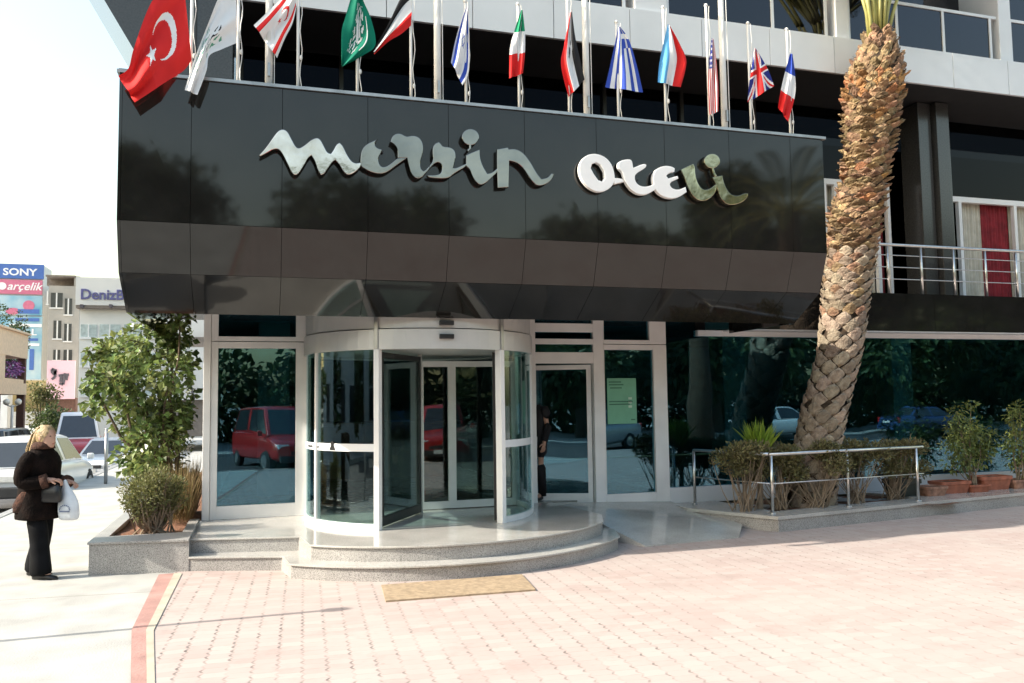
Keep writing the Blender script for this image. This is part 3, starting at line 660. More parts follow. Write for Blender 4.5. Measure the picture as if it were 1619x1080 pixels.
# ---- second floor: pilasters, balcony glazing with white rails, windows behind
pil = [(1006, 1057), (1324, 1345), (1582, 1601)]
PX = [(X(a, 30, 11.02), X(b, 30, 11.02)) for a, b in pil]
PX = [(-.35, X(700, 0, 11.02))] + PX + [(16.2, 16.5)]
for a, b in PX: g = MB(); g.box(a, b, 11.06, 12.2, 7.70, 10.6); g.build('pilaster', M_WPAN, H, bevel=.01)
g = MB(); g.box(-.35, 18, 11.0, 20, 10.6, 11.0); g.box(-.35, 18, 11.0, 11.06, 11.0, 15); g.build('upper_wall', M_WPAN, H)
posts = [[.3, .62], [X(1142, 40, 11.12), X(1221, 40, 11.12)], [X(1418, 60, 11.12), X(1491, 60, 11.12)], [.5]]
for i in range(4):
    a, b = PX[i][1], PX[i+1][0]
    inner = posts[i] if i in (1, 2) else [a+(b-a)*k for k in posts[i]]
    g = MB(); zt = 8.56
    g.box(a+.01, b-.01, 11.10, 11.15, 7.725, 7.765); g.box(a+.01, b-.01, 11.10, 11.16, zt-.05, zt)
    e = [a+.03, b-.16] + inner
    for xv in e: g.box(xv-.025, xv+.025, 11.102, 11.148, 7.765, zt-.05)
    f = g.build('balcony_glazing', M_WPAN, H)
    g = MB(); g.box(a+.02, b-.14, 11.12, 11.13, 7.77, zt-.05); g.build('pane', M_GLU, f)
    if i == 1: # pale curtain drawn in the left part
        vs = []; xa, xb = a+.05, inner[0]
        for k in range(50): xx = xa+(xb-xa)*k/49; vs += [(xx, 11.24+.03*math.sin(k*.9), 7.73), (xx, 11.24+.03*math.sin(k*.9), 10.5)]
        MB().add(vs, [(2*k, 2*k+2, 2*k+3, 2*k+1) for k in range(49)]).build('curtain', M_CURT, f, smooth=True)
    g = MB(); g.box(a, b, 11.9, 11.91, 7.7, 10.6); g.build('window_pane', M_GLU, H)
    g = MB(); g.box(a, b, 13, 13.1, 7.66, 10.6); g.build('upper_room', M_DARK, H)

# poster stuck inside the glass beside the side door
po = thing('poster', 'green poster with a few lines of print behind the glass right of the side door', 'poster', (xs(963), FY+.03, 1.7))
zt_, zb_ = at(985, 598, 1, FY+.03).z, at(985, 670, 1, FY+.03).z
M_PGR = mat('poster_green', (.16, .42, .28), .6, var=.05); M_PTX = mat('poster_ink', (.05, .17, .11), .7, var=.02); M_PTW = mat('poster_pale', (.45, .62, .5), .7, var=.02)
xa, xb = xs(962), xs(1008)
g = MB(); g.box(xa, xb, FY+.030, FY+.034, zb_, zt_); g.build('sheet', M_PGR, po)
g = MB(); w_ = xb-xa; h_ = zt_-zb_
for k, (fx, fl, fz) in enumerate(((.06, .42, .93), (.06, .5, .87), (.1, .4, .80), (.06, .8, .50), (.06, .7, .44), (.8, .14, .10))): g.box(xa+w_*fx, xa+w_*(fx+fl), FY+.027, FY+.0298, zb_+h_*fz-.018, zb_+h_*fz)
g.build('print', M_PTX, po)
g = MB()
for fz in (.58, .49, .40): g.box(xa+w_*.72, xa+w_*.84, FY+.027, FY+.0298, zb_+h_*fz-.035, zb_+h_*fz)
g.build('pale_print', M_PTW, po)
# ================================================================== HOTEL NAME IN SCRIPT LETTERS ON THE CANOPY
sign = thing('hotel_sign', 'polished metal script letters reading mersin oteli on the black canopy', 'sign', (2.6, 8.6, 4.2))
def A8(p): return (400+p[0]/4.0475, 180+p[1]/4.0475)
def B8(p): return (800+p[0]/3.1135, 180+p[1]/3.1135)
def smooth_poly(P, sharp=62, it=2):
    """round the traced outline where it turns gently; keep its corners"""
    for _ in range(it):
        Q = []; n = len(P)
        for i in range(n):
            a, b, c = Vector(P[i-1]), Vector(P[i]), Vector(P[(i+1) % n])
            ang = (b-a).angle(c-b) if (b-a).length > 1e-6 and (c-b).length > 1e-6 else 0
            if math.degrees(ang) > sharp: Q.append(tuple(b))
            else: Q += [tuple(b+(a-b)*.25), tuple(b+(c-b)*.25)]
        P = Q
    return P
def ell(cx, cy, rx, ry, n=28): return [(cx+rx*math.cos(2*PI*k/n), cy+ry*math.sin(2*PI*k/n)) for k in range(n)]
LY = 8.60
def letter(outl, conv, m, holes=(), raw=False):
    bm = bmesh.new()
    P = outl if raw else smooth_poly(outl)
    loops = [P] + list(holes); edges = []
    for lp in loops:
        vs = [bm.verts.new(at(*conv(p), 1, LY)) for p in lp]
        for i in range(len(vs)): edges.append(bm.edges.new((vs[i], vs[(i+1) % len(vs)])))
    res = bmesh.ops.triangle_fill(bm, use_beauty=True, edges=edges)
    ex = bmesh.ops.extrude_face_region(bm, geom=list(bm.faces))
    bmesh.ops.translate(bm, vec=(0, .055, 0), verts=[v for v in ex['geom'] if isinstance(v, bmesh.types.BMVert)])
    bmesh.ops.recalc_face_normals(bm, faces=bm.faces)
    ed = [e for e in bm.edges if len(e.link_faces) == 2 and e.calc_face_angle(0) > 1.2 and e.verts[0].co.y < LY+.01 and e.verts[1].co.y < LY+.01]
    bmesh.ops.bevel(bm, geom=ed, offset=.006, segments=2, profile=.5, affect='EDGES')
    me = bpy.data.meshes.new('letter'); o = ORG['hotel_sign']
    bmesh.ops.translate(bm, vec=-o, verts=bm.verts); bm.to_mesh(me); bm.free()
    me.materials.append(m); ob = bpy.data.objects.new('letter', me); COL.objects.link(ob); ob.parent = sign; return ob
letter([(40,265),(85,215),(130,150),(160,110),(190,97),(220,110),(245,160),(275,215),(300,222),(340,195),(375,165),(410,152),(432,165),(450,200),(475,250),(500,255),(515,235),(535,195),(555,185),(575,205),(600,260),(630,305),(660,318),(688,312),(692,338),(650,375),(625,388),(600,388),(575,365),(550,320),(527,295),(510,305),(480,350),(455,385),(435,390),(415,365),(395,300),(372,265),(355,280),(325,335),(290,385),(268,392),(245,375),(215,310),(185,250),(160,222),(130,225),(90,250),(45,272)], A8, M_LETM)
letter([(687,314),(690,255),(705,215),(735,190),(770,175),(800,160),(780,182),(780,205),(800,222),(828,228),(820,250),(805,275),(800,300),(815,335),(840,342),(870,328),(900,305),(928,280),(985,283),(930,320),(870,365),(840,380),(800,383),(750,370),(710,348),(691,336)], A8, M_LET)
letter([(880,180),(890,145),(915,126),(945,125),(970,140),(988,146),(1020,138),(1055,145),(1080,170),(1090,210),(1085,260),(1070,310),(1070,340),(1082,362),(1100,366),(1128,334),(1132,352),(1105,380),(1088,400),(1060,415),(1035,408),(1010,380),(995,330),(985,282),(927,282),(925,225),(905,195)], A8, M_LET)
letter([(1127,336),(1155,300),(1150,260),(1150,215),(1165,190),(1190,180),(1205,195),(1215,210),(1260,213),(1290,230),(1298,270),(1290,310),(1282,346),(1300,348),(1366,318),(1366,336),(1290,378),(1260,405),(1230,413),(1170,412),(1120,405),(1115,393),(1180,392),(1205,378),(1212,350),(1205,320),(1185,306),(1160,318),(1131,350)], A8, M_LET)
letter([(1365,320),(1365,265),(1395,250),(1450,228),(1452,280),(1470,335),(1500,383),(1530,378),(1566,346),(1566,372),(1540,397),(1500,435),(1460,457),(1430,440),(1405,405),(1385,350),(1365,337)], A8, M_LET)
letter(ell(1392, 148, 55, 52), A8, M_LET, raw=True)
letter([(1384,195),(1396,195),(1396,224),(1376,246),(1370,232),(1384,218)], A8, M_LET, raw=True)
letter([(786,268),(786,236),(803,233),(804.5,236),(815,235),(827,241),(838,255),(848,273),(856,283),(866,281),(872,274),(876,275),(874,283),(864,291),(853,294),(845,291),(835,278),(827,265),(816,256),(805,254),(804,296),(787,297)], lambda p: p, M_LET)
letter([(360,270),(365,240),(385,212),(412,198),(450,196),(490,212),(520,245),(535,290),(537,330),(520,360),(490,380),(455,386),(415,370),(380,335),(364,300)], B8, M_LETW, holes=[ [(418,268),(424,246),(445,238),(465,250),(484,283),(488,315),(476,334),(455,326),(434,298)][::-1] ])
letter([(533,315),(572,318),(582,334),(535,346)], B8, M_LETW)
letter([(553,240),(570,228),(610,222),(622,232),(627,265),(680,245),(692,250),(690,265),(637,295),(634,320),(645,345),(670,358),(700,358),(732,345),(737,372),(700,395),(665,400),(630,385),(600,355),(582,320),(575,285),(555,270)], B8, M_LETW)
letter([(728,350),(722,320),(728,290),(745,268),(780,255),(815,258),(832,268),(830,285),(805,290),(790,305),(800,318),(845,305),(850,318),(812,335),(806,350),(820,368),(850,375),(885,360),(890,385),(850,412),(810,418),(770,405),(742,382)], B8, M_LETW)
letter([(860,275),(885,262),(922,245),(930,260),(932,300),(945,345),(970,375),(1000,372),(1036,345),(1036,380),(1010,415),(970,432),(935,420),(910,390),(890,350),(878,310)], B8, M_LETG)
letter([(1015,312),(1065,303),(1070,330),(1085,370),(1110,400),(1145,405),(1175,390),(1192,392),(1190,412),(1165,435),(1120,450),(1085,445),(1060,420),(1045,385),(1034,345)], B8, M_LETG)
letter(ell(1015, 232, 39, 36), B8, M_LETG, raw=True)
letter([(1012,264),(1022,264),(1030,290),(1040,306),(1028,310),(1018,290)], B8, M_LETG, raw=True)
g = MB()
for (px, py) in ((455,240),(505,250),(560,260),(605,240),(655,240),(703,240),(745,270),(795,265),(850,288),(932,290),(1008,285),(1060,300),(1105,300),(1150,315)):
    p = at(px, py, 1, LY+.05); g.tube([(p.x, LY+.05, p.z), (p.x, 8.69, p.z)], .012, 6)
g.build('stand_off', M_BLKM, sign)

# ================================================================== FLAGS
PYF = 8.83
def fmat(name, c): return mat(name, c, .75, var=.04, scale=4, spec=.2)
FR, FW_, FB, FG, FK = fmat('flag_red', (.62, .02, .02)), fmat('flag_white', (.78, .78, .78)), fmat('flag_blue', (.035, .075, .40)), fmat('flag_green', (.0, .16, .10)), fmat('flag_black', (.02, .02, .022))
FLB = fmat('flag_light_blue', (.12, .38, .66)); FGI = fmat('flag_light_green', (.01, .25, .12)); FDG = fmat('flag_dark_blue', (.02, .03, .2)); FGR = fmat('flag_grey_green', (.10, .30, .20))
FM = [FR, FW_, FB, FG, FK, FLB, FGI, FDG, FGR]
def lerp_poly(P, t):
    seg = [((P[i+1][0]-P[i][0])**2+(P[i+1][1]-P[i][1])**2)**.5 for i in range(len(P)-1)]; L = sum(seg)*t
    # smooth (Catmull-Rom) interpolation through the given points
    for i, s_ in enumerate(seg):
        if L <= s_ or i == len(seg)-1:
            u = min(1, L/max(s_, 1e-6)); p0, p1, p2, p3 = P[max(i-1, 0)], P[i], P[i+1], P[min(i+2, len(P)-1)]
            f = lambda a, b, c, d: .5*((2*b)+(-a+c)*u+(2*a-5*b+4*c-d)*u*u+(-a+3*b-3*c+d)*u**3)
            return (f(p0[0], p1[0], p2[0], p3[0]), f(p0[1], p1[1], p2[1], p3[1]))
        L -= s_
def in_star(x, y, r_, n=5, rot=0, k=.382):
    a = math.atan2(y, x)-rot; d = math.hypot(x, y); s_ = PI/n; a = abs((a+s_) % (2*s_) - s_)
    # edge between outer tip (angle 0, r) and inner (angle s, k r)
    ix, iy = k*r_*math.cos(s_), k*r_*math.sin(s_); x1, y1 = d*math.cos(a), d*math.sin(a)
    return (ix-r_)*(y1) - (iy)*(x1-r_) >= 0
def d_turk(u, v):
    x, y = u*1.5, v
    if math.hypot(x-.5, y-.5) < .25 and math.hypot(x-.5625, y-.5) > .2: return 1
    if in_star(x-.82, y-.5, .125, 5, PI): return 1
    return 0
def scr(u, v, f):
    return math.sin(u*f+2*math.sin(v*f*.7)) + math.sin(v*f*1.3+1.7*math.sin(u*f*.9)) > .55
def d_hotel(u, v):
    if .22 < u < .55 and .5 < v < .85 and scr(u, v, 42): return 4 if v < .66 else 8
    if .42 < u < .8 and .16 < v < .42 and scr(u*1.1, v, 50): return 8
    return 1
def d_cyp(u, v):
    if .10 < v < .22 or .78 < v < .90: return 0
    x, y = u*1.5, v
    if math.hypot(x-.6, y-.5) < .19 and math.hypot(x-.65, y-.5) > .15: return 0
    if in_star(x-.84, y-.5, .1, 5, PI): return 0
    return 1
def d_saudi(u, v):
    if .22 < u < .80 and .30 < v < .60 and scr(u, v*1.3, 46): return 1
    if .30 < u < .72 and .68 < v < .72: return 1
    return 3
def d_hbar(a, b, c, em=None):
    def f(u, v):
        if em and abs(u-.5) < .10 and abs(v-.5) < .12 and scr(u, v, 30): return em
        return a if v < .333 else b if v < .667 else c
    return f
def d_vbar(a, b, c): return lambda u, v: a if u < .333 else b if u < .667 else c
def d_israel(u, v):
    if .10 < v < .25 or .75 < v < .90: return 2
    x, y = (u-.5)*1.4, v-.5
    o, i_ = .17, .125
    tri = lambda X_, Y_, r_: Y_ > -r_/2 and math.sqrt(3)*abs(X_)+Y_ < r_
    if (tri(x, y, o) and not tri(x, y, i_)) or (tri(x, -y, o) and not tri(x, -y, i_)): return 2
    return 1
def d_greece(u, v):
    if u < .37 and v < .556: return 1 if (abs(u-.185) < .04 or abs(v-.278) < .06) else 2
    return 2 if int(v*9) % 2 == 0 else 1
def d_usa(u, v):
    if u < .4 and v < .54: return 1 if in_star(((u*15) % 1)-.5, ((v*12) % 1)-.5, .42) else 7
    return 0 if int(v*13) % 2 == 0 else 1
def d_uk(u, v):
    x, y = (u-.5)*2, (v-.5)
    if abs(y) < .1 or abs(x) < .1: return 0
    if abs(y) < .167 or abs(x) < .167: return 1
    d = min(abs(y-x*.5), abs(y+x*.5))*.894
    if d < .035: return 0
    if d < .1: return 1
    return 7
FLAGS = [  # label, pole px (bottom x, y), top y, design, top edge, bottom edge, grid
 ('slim pole with the large red crescent and star flag at the left end', (302, 122), -70, d_turk, [(288,-52),(262,-28),(236,10),(212,75),(203,108),(187,120)], [(303,95),(290,112),(262,130),(238,146),(213,162)], (120, 90)),
 ('slim pole with a white flag lettered in green beside the large red flag', (376, 126), -55, d_hotel, [(374,-42),(352,-18),(326,45),(305,100),(292,142)], [(374,68),(350,78),(331,88),(326,112),(312,150)], (96, 72)),
 ('slim pole with a white flag with red bars wrapped before a thick pole', (471, 135), -45, d_cyp, [(468,-36),(446,-6),(424,18),(401,40)], [(468,15),(462,38),(450,62),(438,92)], (90, 66)),
 ('slim pole with a green flag bearing white calligraphy', (565, 143), -40, d_saudi, [(569,-36),(556,-6),(546,28),(540,52),(540,104)], [(571,-4),(586,28),(594,70),(574,88),(543,105)], (90, 70)),
 ('slim pole with a black, white and red flag blown out to its left', (650, 150), -30, d_hbar(4, 1, 0), [(652,-24),(634,-4),(612,42),(590,80)], [(650,40),(634,54),(614,66),(592,86)], (60, 45)),
 ('slim pole with a limp white flag with blue stripes and star', (737, 158), 5, d_israel, [(738,10),(729,32),(719,68),(713,98)], [(740,12),(742,60),(741,112),(731,135)], (80, 60)),
 ('slim pole with a limp green, white and red upright-striped flag', (821, 167), 10, d_vbar(6, 1, 0), [(824,16),(813,50),(806,78),(805,124)], [(826,16),(830,50),(830,85),(827,116)], (60, 40)),
 ('slim pole with a black, white and red flag hanging beside a thick pole', (900, 175), -5, d_hbar(4, 1, 0, 4), [(904,14),(909,55),(916,90),(924,126)], [(902,20),(892,70),(887,104),(899,154)], (66, 54)),
 ('slim pole with the blue and white striped flag with a cross', (978, 184), 38, d_greece, [(980,42),(994,62),(1006,100),(1017,146)], [(978,42),(970,80),(963,112),(957,138)], (60, 54)),
 ('slim pole with a light blue, white and red flag', (1053, 192), 15, d_hbar(5, 1, 0), [(1056,38),(1048,72),(1042,104),(1040,130)], [(1060,42),(1075,70),(1085,98),(1076,138)], (60, 45)),
 ('slim pole with the narrow rolled red-striped flag with a starry corner', (1122, 201), 12, d_usa, [(1125,60),(1121,100),(1120,140),(1122,182)], [(1128,62),(1133,100),(1136,140),(1136,176)], (75, 52)),
 ('slim pole with the dark blue flag with red and white crosses', (1188, 210), 40, d_uk, [(1193,76),(1188,108),(1184,136),(1182,162)], [(1196,78),(1208,98),(1217,116),(1224,136)], (80, 60)),
 ('slim pole with the blue, white and red flag at the right end', (1250, 217), 50, d_vbar(2, 1, 0), [(1249,85),(1240,118),(1233,150),(1230,170)], [(1253,85),(1257,118),(1257,150),(1246,192)], (60, 40)),
]
for fi, (lab, (bx_, by_), ty_, des, te, be, (nu, nv)) in enumerate(FLAGS):
    base = at(bx_, by_, 1, PYF); topz = at(bx_, ty_, 1, PYF).z
    fp = thing('flagpole', lab, 'flagpole', (base.x, PYF, 5.0), 0, 'flagpoles along the canopy edge')
    g = MB(); g.tube([(base.x, PYF, 4.6), (base.x, PYF, topz)], .016, 8); g.ball((base.x, PYF, topz+.02), .025, .025, .025, 8, 6); g.build('pole', M_POLE, fp, smooth=True)
    g = MB()
    hz = [topz - (topz-5.1)*k/14 for k in range(15)]
    g.tube([(base.x+.03+.012*math.sin(k*1.3+fi), PYF-.02-.01*math.cos(k*.9), z) for k, z in enumerate(hz)], .0045, 5)
    g.ball((base.x+.03, PYF-.02, 5.1+.28*(1+.4*math.sin(fi))), .016, .016, .03, 6, 5); g.build('halyard', M_POLE, fp)
    vs = []; fs = []; ms = []; ph = fi*1.7
    for j in range(nv+1):
        v = j/nv
        for i in range(nu+1):
            u = i/nu; a = lerp_poly(te, u); b = lerp_poly(be, u)
            w_ = math.hypot(a[0]-b[0], a[1]-b[1])
            fold = math.sin(v*9.5+u*3+ph)*.5+math.sin(v*17-u*2.2+ph*2)*.22
            amp = (.35+.65*u)*min(1, .25+v*3)*min(1, .25+(1-v)*3)
            vv = v + .028*math.sin(v*2*PI*2+ph)*amp
            x = a[0]+(b[0]-a[0])*vv + 2.0*fold*amp*.5; y = a[1]+(b[1]-a[1])*vv + 1.5*math.sin(u*6+v*8+ph)*amp*.5
            p = at(x, y, 1, PYF-.035 - .055*fold*amp*(1+w_/120) - (.30*min(1, u*1.6) if fi < 2 else 0))
            vs.append(p)
    for j in range(nv):
        for i in range(nu):
            q_ = j*(nu+1)+i; fs.append((q_, q_+1, q_+nu+2, q_+nu+1)); ms.append(des((i+.5)/nu, (j+.5)/nv))
    g = MB(); g.v = [tuple(p) for p in vs]; g.f = fs; g.m = ms
    f = g.build('flag', FM, fp, smooth=True, recalc=False)
for (bx_, by_), lab in (((425,130), 'thick white flagpole behind the white flag with red bars, leftmost of the four thick poles'), ((692,150), 'thick white flagpole between the striped flag and the flag with the six-pointed star'), ((928,178), 'thick white flagpole between the flag with an emblem and the blue and white striped flag'), ((1146,203), 'thick white flagpole beside the rolled starry flag, rightmost of the four thick poles')):
    b_ = at(bx_, by_, 1, PYF+.02)
    fp = thing('tall_flagpole', lab, 'flagpole', (b_.x, PYF+.02, 5), 0, 'thick flagpoles along the canopy edge')
    g = MB(); g.tube([(b_.x, PYF+.02, 4.6), (b_.x, PYF+.02, 6), (b_.x, PYF+.02, 8.6)], [.042, .039, .032], 14); g.ball((b_.x, PYF+.02, 8.63), .06, .06, .06); g.build('pole', M_POLE, fp, smooth=True)
    g = MB(); g.tube([(b_.x+.055, PYF-.01, 5.15), (b_.x+.05, PYF-.02, 6.5), (b_.x+.045, PYF-.01, 8.5)], .005, 5); g.build('halyard', M_POLE, fp)
    g = MB(); g.box(b_.x-.012, b_.x+.012, PYF-.05, PYF-.015, 5.24, 5.38); g.build('cleat', M_TRIM, fp)

# ================================================================== PALM
PY_ = 10.5
palm = thing('palm_tree', 'leaning palm tree with a thick scaly trunk in front of the glass at the right', 'tree', (8.05, PY_, .2))
path = [(1288,722,84),(1293,700,80),(1305,640,78),(1319,590,75),(1327,560,74),(1334,500,78),(1341,430,84),(1347,385,88),(1350,350,90),(1360,310,82),(1371,250,76),(1376,200,90),(1380,150,100),(1385,110,92),(1388,80,62),(1390,55,46)]
tp = [];
b0 = at(1284, 745, 1, PY_); 
for x, y, w in path: p = at(x, y, 1, PY_); wr = (at(x+w/2, y, 1, PY_)-at(x-w/2, y, 1, PY_)).length/2; tp.append((p, wr*.71))
tp = [(Vector((tp[0][0].x-.15, PY_, .1)), .37)] + tp
zs = [p.z for p, _ in tp]
def trunk_at(z):
    for i in range(len(tp)-1):
        if z <= zs[i+1] or i == len(tp)-2:
            t = max(0, min(1, (z-zs[i])/(zs[i+1]-zs[i]))); return tp[i][0].lerp(tp[i+1][0], t), tp[i][1]+(tp[i+1][1]-tp[i][1])*t
g = MB(); g.tube([p for p, r_ in tp], [r_*.90 for p, r_ in tp], 20); trunk = g.build('trunk', M_PALMC, palm, smooth=True)
rndp = random.Random(3)
def scale_pad(mb, z, ang, wd, ht, thick, out, jag, up_tilt, shp=1.5):
    """one leaf base: a bulging rhomb lying on the trunk, its upper lip standing out"""
    c, r_ = trunk_at(z); N = 6; vs = []; fs = []
    for j in range(N+1):
        v = j/N*2-1
        hw = (1-abs(v)**shp)*.98+.03
        for i in range(N+1):
            u = (i/N*2-1)*hw
            a = ang + u*wd/2/r_; zz = z + v*ht/2
            cc, rr = trunk_at(zz)
            b = max(0, (1-u*u))*max(0, (1-v*v))
            rad = rr*.90 + thick*b**(.42 if shp < 1.3 else .55) + out*max(0, (v+.2))*(1-.45*u*u)*up_tilt
            rad += jag*(rndp.random()-.5)*.6 + (jag*.5*noise.noise((a*6, zz*9, 2)) if jag else 0)
            vs.append((cc.x+rad*math.cos(a), cc.y+rad*math.sin(a), zz + jag*(rndp.random()-.5)*.5))
    for j in range(N):
        for i in range(N): q_ = j*(N+1)+i; fs.append((q_, q_+1, q_+N+2, q_+N+1))
    # inner lip so that the pad has a shaded upper edge
    o = len(vs); jr = N
    for i in range(N+1):
        x, y, zz = vs[jr*(N+1)+i]; cc, rr = trunk_at(zz); dx, dy = x-cc.x, y-cc.y; k = rr*.86/max(1e-3, math.hypot(dx, dy)); vs.append((cc.x+dx*k, cc.y+dy*k, zz-.01))
    for i in range(N): fs.append((jr*(N+1)+i, jr*(N+1)+i+1, o+i+1, o+i))
    mb.add(vs, fs)
gA, gB, gO = MB(), MB(), MB()
z = .15; row = 0
ztop = zs[-1]+.05
zG = at(1334, 505, 1, PY_).z; zM = at(1345, 400, 1, PY_).z; zO = at(1380, 165, 1, PY_).z; zO2 = at(1380, 125, 1, PY_).z
while z < ztop:
    c, r_ = trunk_at(z)
    if z < zG: wd, ht, rowh = .29, .25, .122
    elif z < zM: wd, ht, rowh = .23, .17, .082
    else: wd, ht, rowh = .20, .14, .078
    n = max(6, round(2*PI*r_/wd*.96))
    for k in range(n):
        ang = 2*PI*(k+.5*(row % 2))/n + rndp.uniform(-1, 1)*(.03 if z < zG else .10)
        w2, h2 = wd*rndp.uniform(.9, 1.15), ht*rndp.uniform(.9, 1.2); zz = z+rndp.uniform(-1, 1)*(.008 if z < zG else .022)
        if z < zG: scale_pad(gA, zz, ang, wd*rndp.uniform(.9, .98), ht*rndp.uniform(.92, 1.02), .055, .034, .013, 1, 1.12)
        elif z < zM: scale_pad(gA if rndp.random() < .75 else gB, zz, ang, w2*1.05, h2*.95, .040, .055, .012, 1.0, 1.2)
        elif z < zO: scale_pad(gB if rndp.random() < .965 else gO, zz, ang, w2*rndp.uniform(.9, 1.35), h2*rndp.uniform(.6, 1.05), .034, .085*rndp.uniform(.3, 1.5), .026, 1)
        elif z < zO2: scale_pad(gO if rndp.random() < .6 else gB, zz, ang, w2*.95, h2*1.15, .035, .08*rndp.uniform(.3, 1.6), .035, 1)
        else: scale_pad(gB, zz, ang, w2*.9, h2*1.3, .035, .07*rndp.uniform(.3, 1.6), .03, 1)
    z += rowh; row += 1
# fibres sticking out of the upper trunk
for _ in range(420):
    z = rndp.uniform(zM, ztop); c, r_ = trunk_at(z); a = rndp.uniform(0, 2*PI); d = Vector((math.cos(a), math.sin(a), rndp.uniform(.1, 1.3))).normalized(); p = c+Vector((math.cos(a), math.sin(a), 0))*r_*.95
    s_ = d.cross(Vector((0, 0, 1))).normalized()*.011; L = rndp.uniform(.05, .13)
    gB.add([p-s_, p+s_, p+d*L*.7+s_*.6, p+d*L, ], [(0, 1, 2, 3)])
o1 = gA.build('leaf_scars', M_PSC, palm, smooth=False); o2 = gB.build('leaf_bases', M_PSB, palm); o3 = gO.build('fibre_bases', M_PSO, palm)
# fronds
topc, _ = trunk_at(zs[-1])
pet = [((1376,70),(1370,20),(1358,-20)), ((1383,62),(1381,10),(1377,-40)), ((1388,60),(1388,0),(1390,-50)), ((1392,60),(1394,5),(1396,-40)), ((1396,66),(1404,15),(1414,-30)), ((1380,72),(1376,30),(1366,-30)), ((1400,70),(1412,20),(1428,-30)), ((1386,64),(1385,0),(1384,-50))]
fg, lg = MB(), MB()
def frond(p0, d0, L, bend, mb, lf):
    pts = []; p = Vector(p0); d = d0.normalized(); n = 16
    for k in range(n+1):
        pts.append(p.copy()); p = p + d*L/n; d = (d + Vector((0, 0, -bend))*(.25+k/n*1.2)).normalized()
    mb.tube(pts, [.028*(1-k/n)+.006 for k in range(n+1)], 6)
    for k in range(4*3, n*3):
        t = k/3; i = int(t); f = t-i; q = pts[i].lerp(pts[min(i+1, n)], f); tt = (pts[min(i+1, n)]-pts[i]).normalized(); sd = tt.cross(Vector((0, 0, 1))); 
        if sd.length < .05: sd = Vector((1, 0, 0))
        sd.normalize(); ll = .48*math.sin(PI*min(1, (k-8)/(n*3-8)*.85+.12))
        for s_ in (-1, 1): leaf_quad(lf, q, tt*.65+sd*s_+Vector((0, 0, .25)), sd.cross(tt), ll, .035, 0, .1)
for a_, b_, c_p in pet:
    yo = rndp.uniform(-.12, .12); P = [at(*a_, 1, PY_+yo*.3), at(*b_, 1, PY_+yo), at(*c_p, 1, PY_+yo*2)]
    fg.tube(P, [.036, .028, .024], 7); frond(P[2], (P[2]-P[1]).normalized()+Vector((0, yo*1.5, 0)), 2.6, .10, fg, lg)
for k in range(22):
    a = 2*PI*k/22+.2; e = rndp.uniform(.75, 1.7)
    if math.sin(a) < -.1 and math.cos(a) < .5: e = max(e, 1.5)
    d = Vector((math.cos(a), math.sin(a), e)); 
    frond(topc+Vector((0, 0, .75))+Vector((math.cos(a), math.sin(a), 0))*.2, d, rndp.uniform(2.3, 2.9), rndp.uniform(.05, .10), fg, lg)
    if k % 2 == 0: fg.tube([topc+Vector((math.cos(a)*.08, math.sin(a)*.08, -.1)), topc+Vector((math.cos(a)*.2, math.sin(a)*.2, .78))], [.024, .02], 6)
fo = fg.build('frond_stem', M_PET, palm, smooth=True); lg.build('frond_leaflets', M_FROND, palm, recalc=False)

# ================================================================== PLANTS
def at_blob(px, py, rp, y, jz=0.0):
    c = at(px, py, 1, y); r_ = (at(px+rp, py, 1, y)-c).length
    return c, r_
def plant(name, lab, cat, base, group=None): return thing(name, lab, cat, base, 0, group)
def stems(mb, base, targets, r0=.03, wob=.1):
    for t in targets:
        b = Vector(base)+Vector((random.uniform(-.06, .06), random.uniform(-.06, .06), 0)); t = Vector(t); pts = [b.lerp(t, k/5)+Vector((random.uniform(-wob, wob), random.uniform(-wob, wob), 0))*(k/5)*(1-k/5)*2 for k in range(6)]
        mb.tube(pts, [r0*(1-k/5*.7) for k in range(6)], 6)
# leafy climber tree in the left planter
tr = plant('leafy_tree', 'bushy broad-leaved tree in the left planter under the end of the canopy', 'tree', (-1.1, 12.4, .3))
bl = []
for (px, py, rp) in [(190,560,42),(232,545,46),(275,530,30),(268,590,38),(178,605,38),(220,622,50),(268,650,36),(214,668,40),(245,695,46),(285,505,22),(158,560,24),(222,720,40),(148,608,22),(260,735,30),(232,738,28),(255,510,20),(290,560,22),(285,625,26),(150,640,18)]:
    yy = 12.3+random.uniform(-.5, .7); c, r_ = at_blob(px, py, rp, yy); bl.append((c, (r_, r_*.95, r_*.9)))
bl += [(c+Vector((random.uniform(-.1, .1), .55, random.uniform(-.1, .1))), r_) for c, r_ in bl[::2]]
g = MB(); crown(g, bl, 2300, .108, .085); g.build('leaves', M_LEAF, tr, recalc=False)
g = MB(); stems(g, (-1.1, 12.4, .3), [b[0] for b in bl[:16]], .035, .25)
for b in bl[:14]:
    for _ in range(3): e = b[0]+rvec()*b[1][0]*1.15; g.tube([b[0], b[0].lerp(e, .6)+Vector((0, 0, .04)), e], [.010, .007, .003], 5)
g.build('stems', M_BARK, tr)
